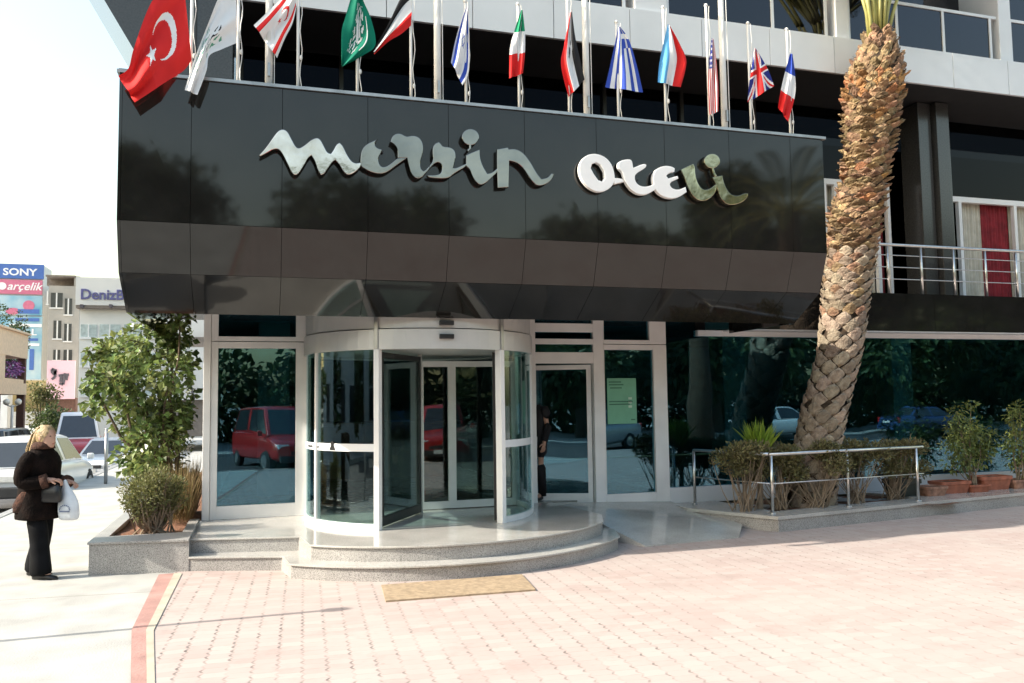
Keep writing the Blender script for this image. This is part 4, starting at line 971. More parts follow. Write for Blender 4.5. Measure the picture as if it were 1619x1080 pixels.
# low olive bush at the planter's front
def bush(name, lab, cat, base, blobs, dens, L, Wd, ml, ms, nst, group=None, r0=.012):
    o = plant(name, lab, cat, base, group)
    g = MB(); crown(g, blobs, dens, L, Wd, 0, -.4, .5); g.build('leaves', ml, o, recalc=False)
    g = MB()
    for k in range(nst):
        b = random.choice(blobs); rr = b[1][0] if isinstance(b[1], (tuple, list)) else b[1]; t = Vector(b[0])+rvec()*rr*.95; s0 = Vector(base)+Vector((random.gauss(0, .07), random.gauss(0, .06), 0))
        pts = [s0, s0.lerp(t, .45)+Vector((random.uniform(-.04, .04), random.uniform(-.04, .04), -.03)), t]; g.tube(pts, [r0, r0*.7, r0*.3], 5)
    g.build('stems', ms, o); return o
bb = []
for (px, py, rp) in [(215,775,26),(250,765,28),(275,785,22),(225,800,24),(255,805,26),(240,780,34),(205,795,14),(280,765,14),(238,830,14)]:
    c, r_ = at_blob(px, py, rp, 10.62+random.uniform(-.12, .12)); bb.append((c, r_))
bush('olive_bush', 'low rounded bush with fine olive leaves at the front of the left planter', 'bush', (-1.15, 10.6, .3), bb, 22000, .05, .018, M_LEAF2, M_TWIG, 120)
db = [(Vector((-.95, 12.0, .75)), (.16, .5, .42)), (Vector((-.95, 11.6, .6)), (.14, .3, .3))]
o = plant('dry_grass', 'clump of dry straw-coloured grass beside the corner post in the left planter', 'grass clump', (-.95, 11.7, .3))
g = MB()
for _ in range(900):
    b = Vector((random.uniform(-1.1, -.8), random.uniform(11.2, 12.6), .3)); d = Vector((random.gauss(0, .2), random.gauss(0, .2), 1)); leaf_quad(g, b, d, rvec(), random.uniform(.3, .85), .014)
g.build('blades', M_DRY, o, recalc=False)
g = MB(); crown(g, [(Vector((-.98, 12.1, 1.25)), (.14, .4, .22))], 1500, .06, .03); g.build('leaves', M_LEAF2, o, recalc=False)
# clipped hedge around the palm: separate bushes
hb = [((1176,731), 36, 10.16, 'open twiggy bush at the left end of the railing bed'), ((1232,733), 38, 10.2, 'clipped brown-green bush left of the palm foot'), ((1290,731), 38, 10.12, 'clipped brown-green bush in front of the palm foot'), ((1350,728), 38, 10.3, 'clipped brown-green bush right of the palm foot'), ((1412,726), 40, 10.5, 'clipped brown-green bush near the right end of the railing')]
for k, ((px, py), rp, y, lab) in enumerate(hb):
    bl2 = []; c, r_ = at_blob(px, py, rp, y)
    for q in range(7):
        oz = .12 if q < 5 else -.1
        bl2.append((c+Vector((random.uniform(-.95, .95)*r_, random.uniform(-.22, .25), oz+random.uniform(-.05, .07))), (r_*.55, .19, .13)))
    bush('hedge_bush', lab, 'bush', (c.x, y, .2), bl2, 17000 if k else 13000, .055, .028, M_LEAF3, M_TWIG, 38, 'bushes around the palm', .009)
# small fan-leaved plant
fp_ = at(1200, 712, 1, 10.25)
o = plant('fan_palm_seedling', 'small bright green spiky fan plant among the bushes left of the palm trunk', 'plant', (fp_.x, 10.25, .2))
g = MB()
for k in range(190):
    d = Vector((random.gauss(0, .36), random.gauss(0, .36), 1)); b = Vector((fp_.x+random.uniform(-.08, .08), 10.25+random.uniform(-.08, .08), 1.0+random.uniform(-.06, .06))); leaf_quad(g, b, d, rvec(), random.uniform(.30, .50), .034, 0, .15)
g.build('leaves', M_AGAVE, o, recalc=False)
g = MB(); g.tube([(fp_.x, 10.28, .18), (fp_.x+.02, 10.28, .5), (fp_.x, 10.25, 1.0)], [.05, .04, .035], 8); g.build('stem', M_TWIG, o)

# ================================================================== RAILING AROUND THE BED
rl = thing('bed_railing', 'brushed steel railing with one mid rail around the palm bed', 'railing', (8, 9.8, .215))
zb = .215
q0 = at(1099, 797, 2, zb); q1 = at(1222, 812, 2, zb); q2 = at(1342, 801, 2, zb); q3 = at(1452, 792, 2, zb)
HT = .80
tops = [Vector((p.x, p.y, zb+HT)) for p in (q0, q1, q2, q3)]
dlt = (tops[3]-tops[1]).normalized(); tops_ext = tops[3]+dlt*.14
g = MB(); g.tube([tops[0], tops[1]], .022, 10); g.tube([tops[1]-dlt*.03, tops_ext], .024, 10); g.build('top_rail', M_STEEL, rl, smooth=True)
g = MB(); mz = Vector((0, 0, -.40)); g.tube([tops[0]+mz, tops[1]+mz], .009, 8); g.tube([tops[1]+mz, tops_ext+mz], .009, 8); g.build('mid_rail', M_STEEL, rl, smooth=True)
for t in tops: g = MB(); g.tube([(t.x, t.y, zb-.01), (t.x, t.y, t.z-.015)], .021, 10); g.lathe((t.x, t.y, 0), [(.045, zb), (.045, zb+.012), (.022, zb+.014)], 14); g.build('post', M_STEEL, rl, smooth=True)

# ================================================================== POTS
def trough(px0, px1, pyt, pyb, y, m, name, lab, cat='plant pot', rim=True):
    zb_ = .212; a, b = at(px0, pyb, 1, y), at(px1, pyb, 1, y); zt = max(zb_+.12, at((px0+px1)/2, pyt, 1, y).z); cx_ = (a.x+b.x)/2; w = b.x-a.x; h = zt-zb_; dp = .34
    o = thing(name, lab, cat, (cx_, y, zb_), 0, 'pots on the stone plinth')
    def rr(hw, hd, z, n=5, r_=.05):
        P = []
        for (sx, sy, a0) in ((1, 1, 0), (-1, 1, PI/2), (-1, -1, PI), (1, -1, 1.5*PI)):
            for k in range(n): q = a0+PI/2*k/(n-1); P.append((cx_+sx*(hw-r_)+r_*math.cos(q), y+sy*(hd-r_)+r_*math.sin(q), z))
        return P
    g = MB(); w2 = w/2
    prof = [(.80, zb_), (.93, zt-h*.28), (.93, zt-h*.27), (1.0, zt-h*.25), (1.0, zt), (.90, zt), (.86, zt-.04), (.2, zt-.045)]
    g.loft([rr(w2*k, dp/2*k, z) for k, z in prof]); g.build('pot_body', m, o, smooth=False)
    g = MB(); g.loft([rr(w2*.87, dp/2*.87, zt-.042), rr(w2*.86, dp/2*.86, zt-.022)]); g.build('potting_soil', M_SOIL, o)
    return o, cx_, zt
trough(1405, 1448, 757, 788, 10.75, M_DPOT, 'plastic_pot', 'dark green pot half hidden behind the end post of the railing')
pA = trough(1455, 1489, 768, 786, 10.62, M_TERR2, 'clay_pot', 'weathered pinkish clay trough right of the railing end')
pB = trough(1478, 1526, 760, 784, 10.78, M_TERRA, 'clay_pot', 'terracotta trough with a wide rim, second from the railing end')
pC = trough(1524, 1557, 765, 781, 10.75, M_TERRA, 'clay_pot', 'low terracotta trough under the left potted shrub')
pD = trough(1541, 1591, 752, 779, 10.90, M_TERRA, 'clay_pot', 'tallest terracotta trough with a dark stained rim')
pE = trough(1592, 1640, 757, 777, 10.88, M_TERR2, 'clay_pot', 'ochre clay trough at the right edge under the right shrub')
def pot_shrub(lab, base, spots, y):
    o = plant('potted_shrub', lab, 'shrub', base, 'shrubs growing in the pots')
    B = []
    for px, py, rp in spots: c, r_ = at_blob(px, py, rp, y+random.uniform(-.1, .12)); B.append((c, r_))
    g = MB(); crown(g, B, 4200, .085, .034, 0, .5, .4); g.build('leaves', M_LEAF4, o, recalc=False)
    g = MB(); stems(g, base, [b[0] for b in B], .012, .06); g.build('stems', M_TWIG, o)
pot_shrub('airy leafy shrub growing in the low terracotta trough, left of the two potted shrubs', (pC[1], 10.75, pC[2]-.04), [(1512,650,9),(1535,640,7),(1515,675,17),(1530,690,24),(1555,692,16),(1510,705,16),(1540,712,22),(1505,735,10),(1525,728,15),(1560,715,10)], 10.8)
pot_shrub('leafy shrub growing in the ochre trough at the right edge', (pE[1], 10.88, pE[2]-.04), [(1612,645,10),(1602,660,10),(1620,675,18),(1600,700,14),(1625,705,20),(1610,722,16),(1640,690,20),(1620,740,14)], 10.9)
o = plant('strappy_plant', 'small drooping plant with thin leaves in the dark pot by the railing end', 'plant', (at(1430, 757, 1, 10.75).x, 10.75, .45))
g = MB(); c = at(1430, 745, 1, 10.75)
for k in range(90): leaf_quad(g, Vector((c.x+random.uniform(-.06, .06), 10.75+random.uniform(-.05, .05), .48)), Vector((random.gauss(0, .55), random.gauss(0, .45), 1)), rvec(), random.uniform(.2, .55), .028)
g.build('leaves', M_LEAF4, o, recalc=False)
# ================================================================== PEOPLE
M_SKIN = mat('skin', (.50, .29, .21), .55, var=.08, scale=8); M_HAIRB = mat('blond_hair', (.42, .30, .15), .5, var=.3, scale=30, bump=.5, bscale=80)
M_HAIRD = mat('dark_hair', (.02, .015, .012), .5); M_COAT = mat('dark_brown_coat', (.009, .005, .004), .9, spec=.12, var=.4, scale=9, bump=.6, bscale=45)
M_FUR = mat('brown_fur_trim', (.075, .03, .018), .95, var=.35, scale=25, bump=1, bscale=90); M_TROU = mat('black_trousers', (.006, .0065, .008), .8, spec=.12, var=.3, scale=7, bump=.3, bscale=12)
M_SHOE = mat('black_shoe', (.012, .012, .012), .35); M_BAG = mat('white_plastic_bag', (.70, .74, .78), .35, var=.08, scale=9, bump=.6, bscale=9); M_BAGP = mat('bag_print', (.12, .16, .26), .5)
M_HBAG = mat('black_leather', (.012, .012, .013), .35); M_EYE = mat('eye_dark', (.03, .02, .015), .3); M_LIP = mat('lip', (.42, .13, .11), .5); M_SUIT = mat('dark_suit', (.013, .013, .016), .8)
def ring_at(c, rx, ry, n=20, tilt=None, wob=0.0, seed=0, sq=1.0):
    out = []
    for k in range(n):
        a = 2*PI*k/n; w = 1 + wob*math.sin(a*5+seed)+wob*.6*math.sin(a*8-seed*2)
        ca, sa = math.cos(a), math.sin(a)
        v = Vector((rx*w*math.copysign(abs(ca)**sq, ca), ry*w*math.copysign(abs(sa)**sq, sa), 0))
        if tilt is not None: v = tilt @ v
        out.append(Vector(c)+v)
    return out
def tube_loft(mb, pts, rads, n=14, wob=0.0):
    pts = [Vector(p) for p in pts]; rings = []
    for i, p in enumerate(pts):
        t = (pts[min(i+1, len(pts)-1)]-pts[max(0, i-1)]).normalized(); q = Vector((0, 0, 1)).rotation_difference(t).to_matrix()
        r_ = rads[i]; r_ = r_ if isinstance(r_, tuple) else (r_, r_)
        rings.append(ring_at(p, r_[0], r_[1], n, q, wob, i*.9))
    mb.loft(rings)
def subsurf(ob, lv=1):
    m = ob.modifiers.new('subsurf', 'SUBSURF'); m.levels = lv; m.render_levels = lv
def skin_body(parent, J, E, name='body', m=None):
    """one continuous skinned surface from joints J {name: (pos, radius)} and bones E"""
    ks = list(J); me = bpy.data.meshes.new(name); me.from_pydata([J[k][0] for k in ks], [(ks.index(a), ks.index(b)) for a, b in E], [])
    ob = bpy.data.objects.new(name, me); COL.objects.link(ob)
    ob.modifiers.new('skin', 'SKIN').use_smooth_shade = True; s_ = ob.modifiers.new('sub', 'SUBSURF'); s_.levels = s_.render_levels = 2
    if not me.skin_vertices: me.skin_vertices.new()
    for i, k in enumerate(ks):
        d = me.skin_vertices[0].data[i]; r_ = J[k][1]; d.radius = r_ if isinstance(r_, tuple) else (r_, r_); d.use_root = (k == 'pelvis')
    dg = bpy.context.evaluated_depsgraph_get(); m2 = bpy.data.meshes.new_from_object(ob.evaluated_get(dg)); bpy.data.objects.remove(ob); bpy.data.meshes.remove(me)
    m2.name = name; m2.materials.clear(); m2.materials.append(m or M_SKIN); m2.polygons.foreach_set('use_smooth', [True]*len(m2.polygons))
    o = bpy.data.objects.new(name, m2); COL.objects.link(o); o.parent = parent; ORG[o.name] = Vector(); return o
def hand(J, E, tag_, wrist, fdir, ndir, curl=.8, s=1.0):
    """palm, four fingers and a thumb as chains; fdir along the hand, ndir out of the palm"""
    w = Vector(wrist); f = Vector(fdir).normalized(); n = Vector(ndir).normalized(); sd = f.cross(n).normalized()
    J[tag_+'palm'] = (w+f*.045*s, (.034*s, .020*s)); E.append((tag_+'wrist', tag_+'palm'))
    for i, (off, L) in enumerate(((-.030, .070), (-.010, .080), (.010, .076), (.029, .060))):
        b = w+f*.085*s+sd*off*s; p1 = b+(f*math.cos(curl*.4)+n*math.sin(curl*.4))*L*.45*s; p2 = p1+(f*math.cos(curl*1.2)+n*math.sin(curl*1.2))*L*.33*s; p3 = p2+(f*math.cos(curl*1.8)+n*math.sin(curl*1.8))*L*.25*s
        prev = tag_+'palm'
        for q, p, r_ in (('k', b, .0098), ('a', p1, .0088), ('b', p2, .008), ('c', p3, .007)): J[f'{tag_}{i}{q}'] = (p, r_*s); E.append((prev, f'{tag_}{i}{q}')); prev = f'{tag_}{i}{q}'
    t0 = w+f*.03*s-sd*.036*s; t1 = t0+(f*.7-sd*.55+n*.3).normalized()*.035*s; t2 = t1+(f*.85+n*.5).normalized()*.03*s; prev = tag_+'palm'
    for q, p, r_ in (('t0', t0, .012), ('t1', t1, .010), ('t2', t2, .008)): J[tag_+q] = (p, r_*s); E.append((prev, tag_+q)); prev = tag_+q
def head(parent, c, yaw, s, hairmat, long_hair):
    """skull and jaw loft with brow, nose, ears, eyes, mouth; +x is the face"""
    c = Vector(c); Rz = Matrix.Rotation(yaw, 3, 'Z')
    T = lambda p: c + Rz @ (Vector(p)*s)
    g = MB(); rows = [(-.125, .045, .040, .028), (-.112, .030, .066, .050), (-.085, .016, .086, .062), (-.05, .006, .097, .070), (-.015, .002, .100, .074), (.02, 0, .102, .077), (.055, -.003, .100, .077), (.085, -.008, .088, .069), (.108, -.012, .062, .050), (.120, -.014, .025, .02)]
    rings = []
    for z, xo, rx, ry in rows:
        rg = []
        for k in range(24):
            a = 2*PI*k/24; x, y = rx*math.cos(a), ry*math.sin(a)
            if abs(a) < .01 or True:
                fr = max(0, math.cos(a))**10
                x += fr*(.024 if -.06 < z < -.03 else .012 if -.03 <= z < 0 else .004 if z == .02 else 0)       # nose bridge to tip
            rg.append(T((xo+x, y, z)))
        rings.append(rg)
    g.loft(rings); hd = g.build('head', M_SKIN, parent, smooth=True); subsurf(hd, 1)
    g = MB()
    for sg in (-1, 1): g.ball(T((.088, .032*sg, .004)), .011*s, .011*s, .007*s, 8, 6)
    g.build('eyes', M_EYE, hd, smooth=True)
    g = MB(); g.ball(T((.098, 0, -.078)), .012*s, .022*s, .007*s, 10, 6); g.build('mouth', M_LIP, hd, smooth=True)
    g = MB()
    for sg in (-1, 1): g.ball(T((-.002, .078*sg, -.012)), .020*s, .010*s, .034*s, 8, 8)
    g.build('ears', M_SKIN, hd, smooth=True)
    g = MB()
    # cap of hair: front edge at the brow, back to the nape
    hr = []
    for i in range(9):
        t = i/8; el = -.55+t*2.05
        rg = []
        for k in range(20):
            a = 2*PI*k/20; front = max(0, math.cos(a))
            zz = .118*math.sin(el) if el < PI/2 else .118
            zz = max(zz, -.09 + front*.155 + (.04*abs(math.sin(a)) if not long_hair else -.02*abs(math.sin(a))))
            rr = math.sqrt(max(0, 1-(max(-.8, min(1, zz/.132)))**2)); rg.append(T((-.012+.112*rr*math.cos(a), .087*rr*math.sin(a)*1.02, zz+.008)))
        hr.append(rg)
    g.loft(hr, False)
    if long_hair:  # hair combed back and falling behind the shoulders
        g2 = []
        for (x, z, rx, ry) in ((-.05, .10, .06, .07), (-.085, .03, .055, .080), (-.115, -.06, .050, .082), (-.145, -.14, .046, .080), (-.175, -.22, .038, .07), (-.195, -.29, .022, .05), (-.205, -.33, .008, .02)):
            g2.append([T((x+rx*math.cos(2*PI*k/18)*(1+.08*math.sin(k*4)), ry*math.sin(2*PI*k/18)*(1+.06*math.cos(k*5)), z)) for k in range(18)])
        g.loft(g2)
        rr = random.Random(5)
        for _ in range(70):
            y0 = rr.uniform(-.075, .075); p = [T((-.03, y0*.9, .105)), T((-.12, y0*1.05, .02)), T((-.165+rr.uniform(-.02, .02), y0*1.1, -.12)), T((-.21+rr.uniform(-.035, .02), y0*rr.uniform(.8, 1.2), -.24-rr.uniform(0, .1)))]
            g.tube(p, [.007, .007, .006, .002], 5)
    g.build('hair', hairmat, parent, smooth=True)
    return hd
wpos = at(61, 913, 2, 0)
w = thing('person', 'woman in a dark brown fur-trimmed coat and black trousers holding a white plastic bag', 'person', (wpos.x, wpos.y, 0.0), R(-22), local=True)
J = {}; E = []
def jn(k, p, r_, *con):
    J[k] = (Vector(p), r_)
    for c in con: E.append((c, k))
jn('pelvis', (0, 0, .86), .115); jn('waist', (-.01, 0, 1.02), .12, 'pelvis'); jn('chest', (-.01, 0, 1.20), .10, 'waist'); jn('neckb', (.0, 0, 1.335), .055, 'chest'); jn('neck', (.02, 0, 1.42), .05, 'neckb'); jn('skull', (.03, 0, 1.50), .06, 'neck')
for sg, t in ((-1, 'r'), (1, 'l')):
    fx = .10 if sg < 0 else -.10
    jn(t+'hip', (0, .085*sg, .80), .095, 'pelvis'); jn(t+'knee', (.03+fx*.5, .09*sg, .45), .062, t+'hip'); jn(t+'ank', (fx-.03, .09*sg, .09), .042, t+'knee'); jn(t+'toe', (fx+.10, .10*sg, .035), .032, t+'ank')
    jn(t+'sho', (-.01, .165*sg, 1.26), .045, 'chest')
jn('relb', (-.07, -.235, 1.03), .048, 'rsho'); jn('rwrist', (.185, -.145, 1.035), .029, 'relb')
jn('lelb', (.0, .235, 1.01), .048, 'lsho'); jn('lwrist', (.25, .085, .995), .029, 'lelb')
hand(J, E, 'r', J['rwrist'][0], (1, .35, -.05), (-.1, .2, -1), 1.0); hand(J, E, 'l', J['lwrist'][0], (1, -.2, -.15), (0, -.4, -1), 1.3)
skin_body(w, J, E)
head(w, (.045, 0, 1.485), R(-12), .98, M_HAIRB, True)
g = MB(); rings = []
for z, x, rx, ry, wb in ((.61, -.005, .225, .245, .03), (.64, -.005, .222, .243, .03), (.75, -.01, .215, .235, .022), (.88, -.01, .205, .225, .015), (1.0, -.01, .190, .212, .012), (1.10, -.005, .182, .208, .012), (1.2, .0, .172, .210, .01), (1.28, -.005, .148, .20, .01), (1.33, .0, .115, .15, .0), (1.37, .01, .085, .095, 0), (1.40, .012, .075, .08, 0)):
    rings.append(ring_at((x, 0, z), rx, ry, 32, None, wb, z*3))
g.loft(rings); ct = g.build('coat', M_COAT, w, smooth=True); subsurf(ct, 1)
g = MB()
tube_loft(g, [(-.01, -.13, 1.325), (-.025, -.205, 1.25), (-.055, -.25, 1.12), (-.07, -.25, 1.03), (.0, -.23, 1.0), (.10, -.185, 1.015), (.17, -.155, 1.03)], [.06, .082, .083, .083, .080, .070, .066], 16, .03)
tube_loft(g, [(-.01, .13, 1.325), (-.01, .205, 1.24), (.0, .25, 1.10), (.0, .25, 1.02), (.08, .205, .98), (.17, .13, .985), (.235, .09, .995)], [.06, .08, .080, .080, .075, .068, .064], 16, .03)
sv = g.build('sleeves', M_COAT, w, smooth=True); subsurf(sv, 1)
g = MB(); tube_loft(g, [(.12, -.178, 1.016), (.178, -.152, 1.033)], [.074, .073], 14, .04); g.build('fur_cuff', M_FUR, w, smooth=True)
g = MB(); tube_loft(g, [(.195, .115, .988), (.245, .086, .998)], [.07, .069], 14, .04); g.build('fur_cuff', M_FUR, w, smooth=True)
g = MB()
g.loft([ring_at((.012, 0, 1.355), .115, .13, 20), ring_at((.01, 0, 1.40), .105, .115, 20), ring_at((.015, 0, 1.43), .075, .08, 20)])
g.build('fur_collar', M_FUR, w, smooth=True)
g = MB(); g.loft([ring_at((-.125, -.175, .70), .055, .035, 12), ring_at((-.10, -.198, .78), .070, .036, 12), ring_at((-.06, -.20, .86), .070, .03, 12), ring_at((-.03, -.205, .92), .04, .02, 12)]); g.build('fur_pocket', M_FUR, w, smooth=True)
g = MB()
for sg in (-1, 1):
    fx = .10 if sg < 0 else -.10
    tube_loft(g, [(0, .09*sg, .88), (0, .10*sg, .72), (.02+fx*.4, .10*sg, .47), (.0+fx*.75, .10*sg, .28), (fx-.01, .10*sg, .10), (fx+.0, .10*sg, .035)], [(.12, .11), (.118, .105), (.092, .088), (.095, .088), (.112, .095), (.12, .098)], 18, .035)
tz = g.build('trousers', M_TROU, w, smooth=True); subsurf(tz, 1)
def shoe(mb, x, y, L=.27):
    rings = []
    for t, wd, h in ((0, .028, .05), (.08, .036, .075), (.3, .036, .08), (.5, .038, .065), (.75, .045, .05), (.92, .036, .036), (1, .012, .02)):
        cx_ = x-.09+L*t; rings.append([Vector((cx_, y+wd*math.cos(a), max(.0, h*.5+h*.5*math.sin(a)))) for a in [2*PI*k/12 for k in range(12)]])
    mb.loft(rings)
g = MB(); shoe(g, .10, -.10); g.build('shoe', M_SHOE, w, smooth=True)
g = MB(); shoe(g, -.10, .10); g.build('shoe', M_SHOE, w, smooth=True)
# what she holds: things of their own
def local_to_world(o, p): return Vector(o.location) + Matrix.Rotation(o.rotation_euler.z, 3, 'Z') @ Vector(p)
bgp = local_to_world(w, (.335, -.03, .60))
bg_ = thing('plastic_bag', 'white plastic shopping bag with a printed label hanging from the woman\'s hand', 'bag', bgp, R(-22), local=True)
g = MB(); rings = []
for z, a, b, x in ((0, .085, .03, .0), (.02, .11, .05, 0), (.10, .118, .062, 0), (.20, .11, .055, -.005), (.27, .085, .04, -.015), (.33, .05, .03, -.03), (.39, .022, .018, -.04), (.43, .016, .016, -.045)): rings.append(ring_at((x, 0, z), a, b, 22, None, .06, z*9))
g.loft(rings); b_o = g.build('bag_body', M_BAG, bg_, smooth=True); subsurf(b_o, 1)
g = MB()
for k in range(9): a = PI*k/8; g.box(-.055*math.cos(a)-.006+.0, -.055*math.cos(a)+.006, -.072, -.066, .12+.045*math.sin(a)-.006, .12+.045*math.sin(a)+.006)
g.box(-.055, .055, -.072, -.066, .095, .108); g.build('bag_print', M_BAGP, bg_)
hb_ = thing('handbag', 'black leather handbag held against the front of the woman\'s coat', 'bag', local_to_world(w, (.20, -.13, .80)), R(-22), local=True)
g = MB(); rings = [ring_at((0, 0, z), a, b, 20, None, .02, z, .6) for z, a, b in ((0, .10, .03), (.02, .115, .042), (.10, .112, .040), (.17, .10, .03), (.185, .09, .015))]; g.loft(rings); g.build('handbag_body', M_HBAG, hb_, smooth=True)
g = MB(); g.tube([(-.06, 0, .18), (-.045, 0, .22), (.0, 0, .235), (.045, 0, .22), (.06, 0, .18)], .007, 6); g.build('handbag_strap', M_HBAG, hb_, smooth=True)

# dark figure in the open side doorway, mostly hidden by the jamb
mp = at(846, 806, 2, .26)
mn = thing('person', 'person in dark clothes standing in the gap of the open side door', 'person', (X(850, 700, 11.85), 11.85, .31), R(200), local=True)
J = {}; E = []
jn('pelvis', (0, 0, .90), .085); jn('waist', (0, 0, 1.06), .09, 'pelvis'); jn('chest', (0, 0, 1.28), .095, 'waist'); jn('neckb', (.0, 0, 1.42), .06, 'chest'); jn('neck', (.01, 0, 1.49), .05, 'neckb'); jn('skull', (.02, 0, 1.57), .06, 'neck')
for sg, t in ((-1, 'r'), (1, 'l')):
    jn(t+'hip', (0, .085*sg, .85), .07, 'pelvis'); jn(t+'knee', (.02, .095*sg, .48), .045, t+'hip'); jn(t+'ank', (0, .10*sg, .09), .042, t+'knee'); jn(t+'toe', (.13, .11*sg, .035), .03, t+'ank')
    jn(t+'sho', (0, .16*sg, 1.34), .045, 'chest'); jn(t+'elb', (-.02, .215*sg, 1.09), .034, t+'sho'); jn(t+'wrist', (.05, .215*sg, .86), .028, t+'elb')
    hand(J, E, t, J[t+'wrist'][0], (.15, 0, -1), (0, -sg, 0), .5)
skin_body(mn, J, E); head(mn, (.035, 0, 1.56), 0, .98, M_HAIRD, False)
g = MB(); g.loft([ring_at((0, 0, z), a, b, 24, None, .015, z*3) for z, a, b in ((.78, .15, .19), (.95, .14, .18), (1.1, .135, .18), (1.28, .14, .195), (1.38, .11, .17), (1.44, .075, .09))])
for sg in (-1, 1): tube_loft(g, [(0, .16*sg, 1.38), (-.01, .20*sg, 1.28), (-.02, .22*sg, 1.09), (.05, .217*sg, .88)], [.065, .072, .062, .05], 14, .03)
g.build('jacket', M_SUIT, mn, smooth=True)
g = MB()
for sg in (-1, 1): tube_loft(g, [(0, .085*sg, .92), (.01, .095*sg, .7), (.02, .10*sg, .48), (0, .105*sg, .06)], [(.11, .10), (.095, .09), (.075, .07), (.07, .065)], 14, .03)
g.build('trousers', M_SUIT, mn, smooth=True)
for sg in (-1, 1): g = MB(); shoe(g, .0, .105*sg); g.build('shoe', M_SHOE, mn, smooth=True)

# ================================================================== VEHICLES
M_CGL = mat('car_glass', (.03, .035, .04), .06, spec=.9, var=.05); M_TYRE = mat('tyre', (.018, .018, .018), .85); M_RIM = mat('rim', (.45, .45, .46), .3, .8)
M_TAIL = mat('tail_light', (.45, .02, .02), .2, coat=.6); M_HEADL = mat('head_light', (.75, .76, .78), .1, coat=.8); M_PLATE = mat('number_plate', (.75, .75, .72), .5); M_BUMP = mat('dark_bumper', (.03, .03, .032), .6)
def paint(n, c): return mat(n, c, .28, var=.02, scale=2, coat=.7)
P_WHITE, P_RED, P_DARK, P_SILV, P_BLUE = paint('white_car_paint', (.72, .73, .74)), paint('red_car_paint', (.40, .018, .02)), paint('dark_car_paint', (.035, .04, .05)), paint('silver_car_paint', (.55, .56, .57)), paint('blue_car_paint', (.03, .06, .16))
KINDS = dict(  # L, W, body profile (x/L from rear to front: z_bottom, z_belt, half width factor), cabin (base rear, base front, roof rear, roof front), roof z, wheel x
 hatch=(3.85, 1.66, [(-.5, .42, .66, .80), (-.485, .30, .86, .93), (-.44, .26, .90, .98), (-.2, .22, .92, 1), (.1, .22, .90, 1), (.28, .22, .86, .99), (.42, .24, .76, .95), (.48, .28, .66, .88), (.5, .38, .56, .76)], (-.485, .27, -.41, .08), 1.43, (-.30, .32)),
 sedan=(4.3, 1.70, [(-.5, .40, .74, .80), (-.485, .30, .88, .92), (-.40, .24, .94, .98), (-.2, .22, .93, 1), (.1, .22, .91, 1), (.28, .22, .86, .99), (.42, .24, .78, .95), (.485, .28, .68, .88), (.5, .38, .58, .78)], (-.33, .22, -.20, .06), 1.40, (-.29, .33)),
 van=(4.1, 1.74, [(-.5, .45, .90, .86), (-.49, .32, 1.06, .96), (-.44, .28, 1.10, 1), (-.2, .26, 1.12, 1), (.1, .26, 1.10, 1), (.30, .26, 1.04, .99), (.43, .28, .92, .96), (.485, .32, .82, .90), (.5, .42, .70, .80)], (-.49, .30, -.45, .12), 1.80, (-.31, .33)),
)
